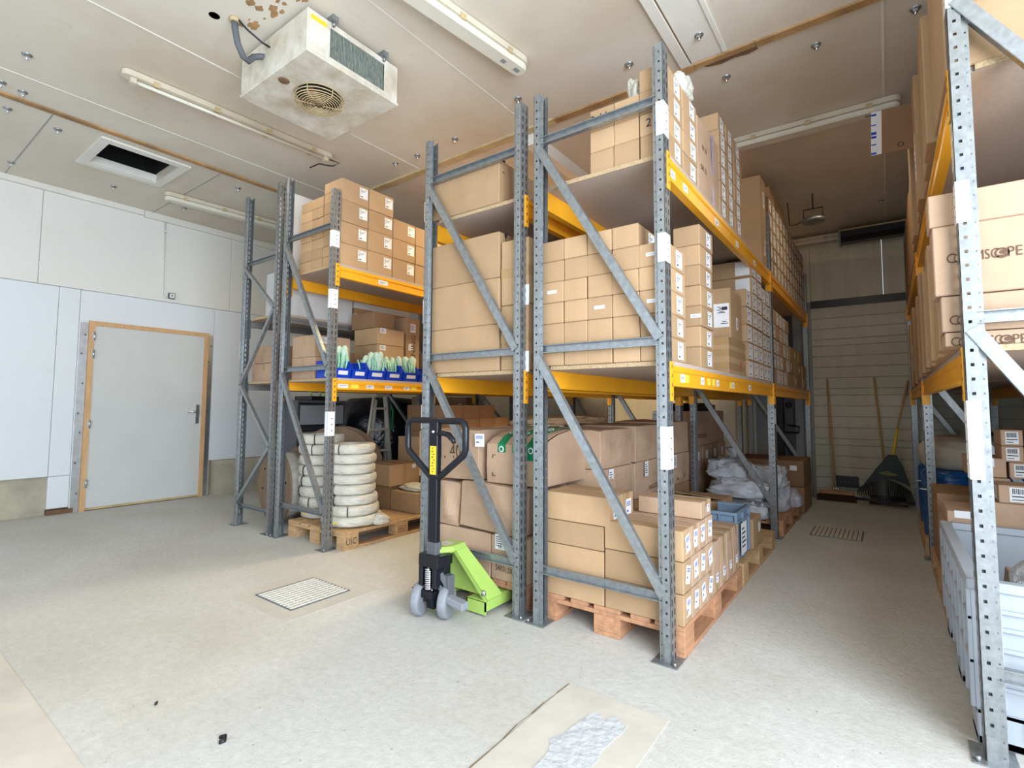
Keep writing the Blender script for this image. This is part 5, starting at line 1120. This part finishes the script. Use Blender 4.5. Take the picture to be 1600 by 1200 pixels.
b = MB(); b.tube([(.10, .12, .92), (.115, .15, 1.0), (.225, .36, 1.50)], .0125, 8); b.build('rake_handle', ['handle_wood'], o)
b = MB(); b.box(-.60, -.33, YB-.075, YB-.048, .155, .295); 
for i in range(6): b.box(-.58+.045*i, -.555+.045*i, YB-.0765, YB-.075, .215, .235, 1)
tag(b.build('dustpan_plate', ['black', 'dark_grey'], bevel=.003), 'small black plate on the slatted door just right of the broom', 'plate')

# ------------------------------------------------------------------ ceiling: cooling unit, lamps, pipes
U = empty('ceiling_cooling_unit', 'stained white cooling unit with a fan guard hanging from the ceiling', 'cooling unit', (-3.0, 1.885, ZC)); x0, x1, y0, y1, zt, zb = -.385, .385, -.335, .335, -.03, -.292
b = MB(); e = .012
b.box(x0, x1, y0, y1, zb, zb+.02); b.box(x0, x1, y0, y0+.012, zb+.02, zt); b.box(x0, x1, y1-.012, y1, zb+.02, zt); b.box(x0, x1, y0+.012, y1-.012, zt-.012, zt)
b.box(x1-.012, x1, y0+.012, y0+.15, zb+.02, zt-.012); b.box(x1-.012, x1, y1-.11, y1-.012, zb+.02, zt-.012); b.box(x1-.012, x1, y0+.15, y1-.11, zt-.035, zt-.012); b.box(x1-.012, x1, y0+.15, y1-.11, zb+.02, zb+.045)
b.box(x0, x0+.012, y0+.012, y1-.012, zb+.02, zt-.012); b.box(x0-.006, x1+.006, y0-.006, y1+.006, zb-.004, zb+.012)
b.build('unit_case', ['dirty_white'], U, bevel=.003)
b = MB(); b.box(x1-.04, x1-.020, y0+.15, y1-.11, zb+.045, zt-.035)
for i in range(40): y = y0+.152+.0101*i; b.box(x1-.02, x1-.006, y, y+.003, zb+.045, zt-.035)
b.build('coil_fins', ['coil_fins'], U)
b = MB(); b.box(x1, x1+.0012, y0+.02, y0+.125, zt-.055, zt-.028); b.build('yellow_label', ['yellow'], U)
FX, FY_ = .045, -.035
b = MB()
for k, r in enumerate((.155, .15, .148)): b.tube([(FX+r*math.cos(2*PI*i/28), FY_+r*math.sin(2*PI*i/28), zb-.008-.020*k) for i in range(28)], .0035, 5, 0, True)
for k in range(8): r = .138-.017*k; b.tube([(FX+r*math.cos(2*PI*i/28), FY_+r*math.sin(2*PI*i/28), zb-.058-.004*math.sin(k*.4)) for i in range(28)], .003, 5, 0, True)
for k in range(6): a = k*PI/3; b.tube([(FX+.152*math.cos(a), FY_+.152*math.sin(a), zb), (FX+.15*math.cos(a), FY_+.15*math.sin(a), zb-.05), (FX+.13*math.cos(a), FY_+.13*math.sin(a), zb-.06), (FX, FY_, zb-.062)], .003, 5)
b.build('fan_guard', ['batten_pale'], U)
b = MB(); b.lathe([(.14, zb-.0045), (.14, zb-.006), (0, zb-.006)], 28, 0, (FX, FY_, 0)); b.build('fan_opening', ['void'], U)
b = MB(); b.lathe([(.0, zb-.066), (.022, zb-.064), (.026, zb-.03), (.026, zb-.006)], 14, 0, (FX, FY_, 0))
for k in range(4): a = k*PI/2+.4; b.obox(Matrix.Translation((FX, FY_, zb-.022)) @ Matrix.Rotation(a, 4, 'Z') @ Matrix.Translation((.075, 0, 0)) @ Matrix.Rotation(.5, 4, 'X'), .10, .06, .003)
b.build('fan_motor', ['bracket_rust'], U)
b = MB(); b.lathe([(.018, zb-.012), (.03, zb-.010), (.034, zb-.005), (.034, zb-.003)], 16, 0, (.02, -.265, 0)); b.build('drain_port', ['bracket_rust'], U)
for y in (y0+.16, y1-.13):
    b = MB(); b.box(x1-.02, x1+.035, y-.02, y+.02, zt-.004, zt+.03); b.tube([(x1+.018, y, zt+.0), (x1+.018, y, zt-.03)], .009, 8); b.build('hanger_bracket', ['galv', 'bracket_rust'], U)
b = MB(); P = [(-.10+.0, -.52, 0), (-.10, -.515, -.06), (-.09, -.50, -.15), (-.10, -.46, -.205), (-.12, -.42, -.20), (-.13, -.385, -.15), (-.12, -.35, -.13), (-.10, -.325, -.13)]
b.tube(P, .019, 10); b.build('insulated_hose', ['dark_grey'], U)
b = MB(); b.tube([(-.08, -.52, 0), (-.06, -.46, -.05), (-.04, -.38, -.09), (-.03, -.33, -.10)], .006, 6); b.build('power_cable', ['black'], U)
b = MB(); b.lathe([(.032, -.001), (.030, -.016), (.020, -.020), (.0, -.020)], 14, 0, (-.10, -.52, 0)); b.build('hose_collar', ['batten_pale'], U)
b = MB(); b.lathe([(.030, ZC-.0012), (.0, ZC-.0012)], 16, 0, (-3.17, 1.28, 0)); tag(b.build('ceiling_hole', ['bracket_rust']), 'rusty round hole in the ceiling beside the hose of the cooling unit', 'hole')
b = MB(); Rr = random.Random(5)
for (cx_, cy_, sx_, sy_, n_) in [(-2.83, 1.45, .10, .06, 9), (-3.03, 1.46, .10, .05, 8), (-2.66, 1.50, .05, .04, 4)]:
    for i in range(n_):
        px_, py_, r_ = cx_+Rr.gauss(0, sx_*.6), cy_+Rr.gauss(0, sy_*.6), Rr.uniform(.008, .03)
        b.prism([(px_+r_*math.cos(k*2*PI/11)*Rr.uniform(.6, 1.5), py_+r_*.7*math.sin(k*2*PI/11)*Rr.uniform(.6, 1.5)) for k in range(11)], 'z', ZC-.001-.00003*i, ZC-.0004)
st_ = b.build('ceiling_stain', ['batten']); st_['kind'] = 'structure'
def lamp(label, p, q, cover=True, wd=.105, ends=True):
    p, q = Vector(p), Vector(q); L = (q-p).length; a = math.atan2(q.y-p.y, q.x-p.x); o = empty('fluorescent_lamp', label, 'lamp', tuple((p+q)/2 - Vector((0, 0, .004))), a, 'fluorescent ceiling lamps'); n_ = 8
    def outline(w_, l): return [(l/2-w_/2+w_/2*math.cos(t*PI/n_-PI/2), w_/2*math.sin(t*PI/n_-PI/2)) for t in range(n_+1)] + [(-l/2+w_/2+w_/2*math.cos(t*PI/n_+PI/2), w_/2*math.sin(t*PI/n_+PI/2)) for t in range(n_+1)]
    b = MB(); b.prism(outline(wd, L), 'z', -.04, 0); b.build('lamp_base', ['lamp_beige'], o)
    if cover:
        b = MB(); b.prism(outline(wd*.92, L-.012), 'z', -.085, -.041); b.build('lamp_cover', ['glass_clear'], o, bevel=.012)
        for xa_, xb_ in ((.36, .385), (.435, .465)): b = MB(); b.box(L*xa_, L*xb_, -.016, .016, -.0862, -.0856); b.build('printed_sticker', ['grey_panel'], o)
    else:
        b = MB(); b.tube([(-L/2+.08, 0, -.056), (L/2-.08, 0, -.056)], .013, 10); b.build('fluorescent_tube', ['glass_clear'], o)
        b = MB(); b.box(-L/2+.05, -L/2+.085, -.02, .02, -.075, -.04); b.box(L/2-.085, L/2-.05, -.02, .02, -.075, -.04); b.build('tube_holder', ['lamp_beige'], o)
    b = MB()
    for i in range(4):
        x = -L/2+L*(i+.5)/4
        for s in (-1, 1): b = MB(); b.box(x-.02, x+.02, s*wd/2-.006, s*wd/2+.006, -.055, -.02); b.build('cover_clip', ['batten_pale'], o)
    return o
lamp('long fluorescent lamp without cover left of the cooling unit', (-4.20, 1.12, ZC), (-4.10, 2.72, ZC), False, .085)
lamp('long clear-covered fluorescent lamp right of the cooling unit at the top edge', (-2.13, 1.15, ZC), (-1.91, 2.72, ZC), True, .12)
lamp('fluorescent lamp by the left wall beyond the open hatch', (-6.30, 2.12, ZC), (-6.18, 3.70, ZC), True)
lamp('long fluorescent lamp across the ceiling of the right-hand aisle', (-1.45, 4.62, ZC), (.16, 4.67, ZC), True, .12)
lamp('fluorescent lamp in the ceiling corner above the slatted door', (-1.75, 7.83, ZC-.04), (-.42, 7.83, ZC-.04), True, .10)
b = MB(); b.tube([(-4.10, 2.70, ZC-.05), (-4.04, 2.76, ZC-.075), (-4.12, 2.74, ZC-.09), (-4.22, 2.66, ZC-.07), (-4.30, 2.62, ZC-.10)], .006, 6); b.tube([(-4.22, 2.66, ZC-.07), (-4.20, 2.60, ZC-.12)], .005, 6); tag(b.build('loose_cable', ['black']), 'loose black cable ends at the end of the lamp without cover', 'cable')
o = empty('air_curtain', 'long black roller casing at the ceiling above the slatted door', 'air curtain', (-.05, 7.74, 3.36))
b = MB(); b.prism([(-.13, .055), (.10, .055), (.12, .0), (.09, -.07), (-.06, -.075), (-.13, -.02)], 'x', -.36, .95); b.build('casing', ['black'], o)
b = MB(); b.box(-.385, -.362, -.14, .12, -.085, .085); b.build('end_plate', ['galv_dark'], o); b = MB(); b.box(-.36, .95, -.125, .11, .056, .075); b.build('top_rail', ['batten_pale'], o)
o = empty('hanging_lamp', 'round grey disc lamp on a bracket under the right-hand aisle ceiling', 'lamp', (-.585, 6.30, 0))
b = MB(); b.lathe([(0, 3.165), (.02, 3.168), (.10, 3.178), (.118, 3.195), (.10, 3.225), (.04, 3.245), (0, 3.245)], 26); b.build('lamp_disc', ['galv'], o)
b = MB(); b.lathe([(0, 3.162), (.016, 3.163), (.016, 3.17)], 12); b.build('center_cap', ['dark_grey'], o)
b = MB(); b.tube([(-.09, 0, 3.22), (-.09, 0, 3.33), (.09, 0, 3.33), (.09, 0, 3.22)], .007, 6); b.tube([(0, 0, 3.33), (0, 0, ZC)], .007, 6); b.build('bracket', ['black'], o)
b = MB(); b.tube([(-.10, 0, 3.21), (-.17, .05, 3.20), (-.24, .1, 3.22), (-.26, .12, ZC)], .005, 6); b.build('cord', ['black'], o)
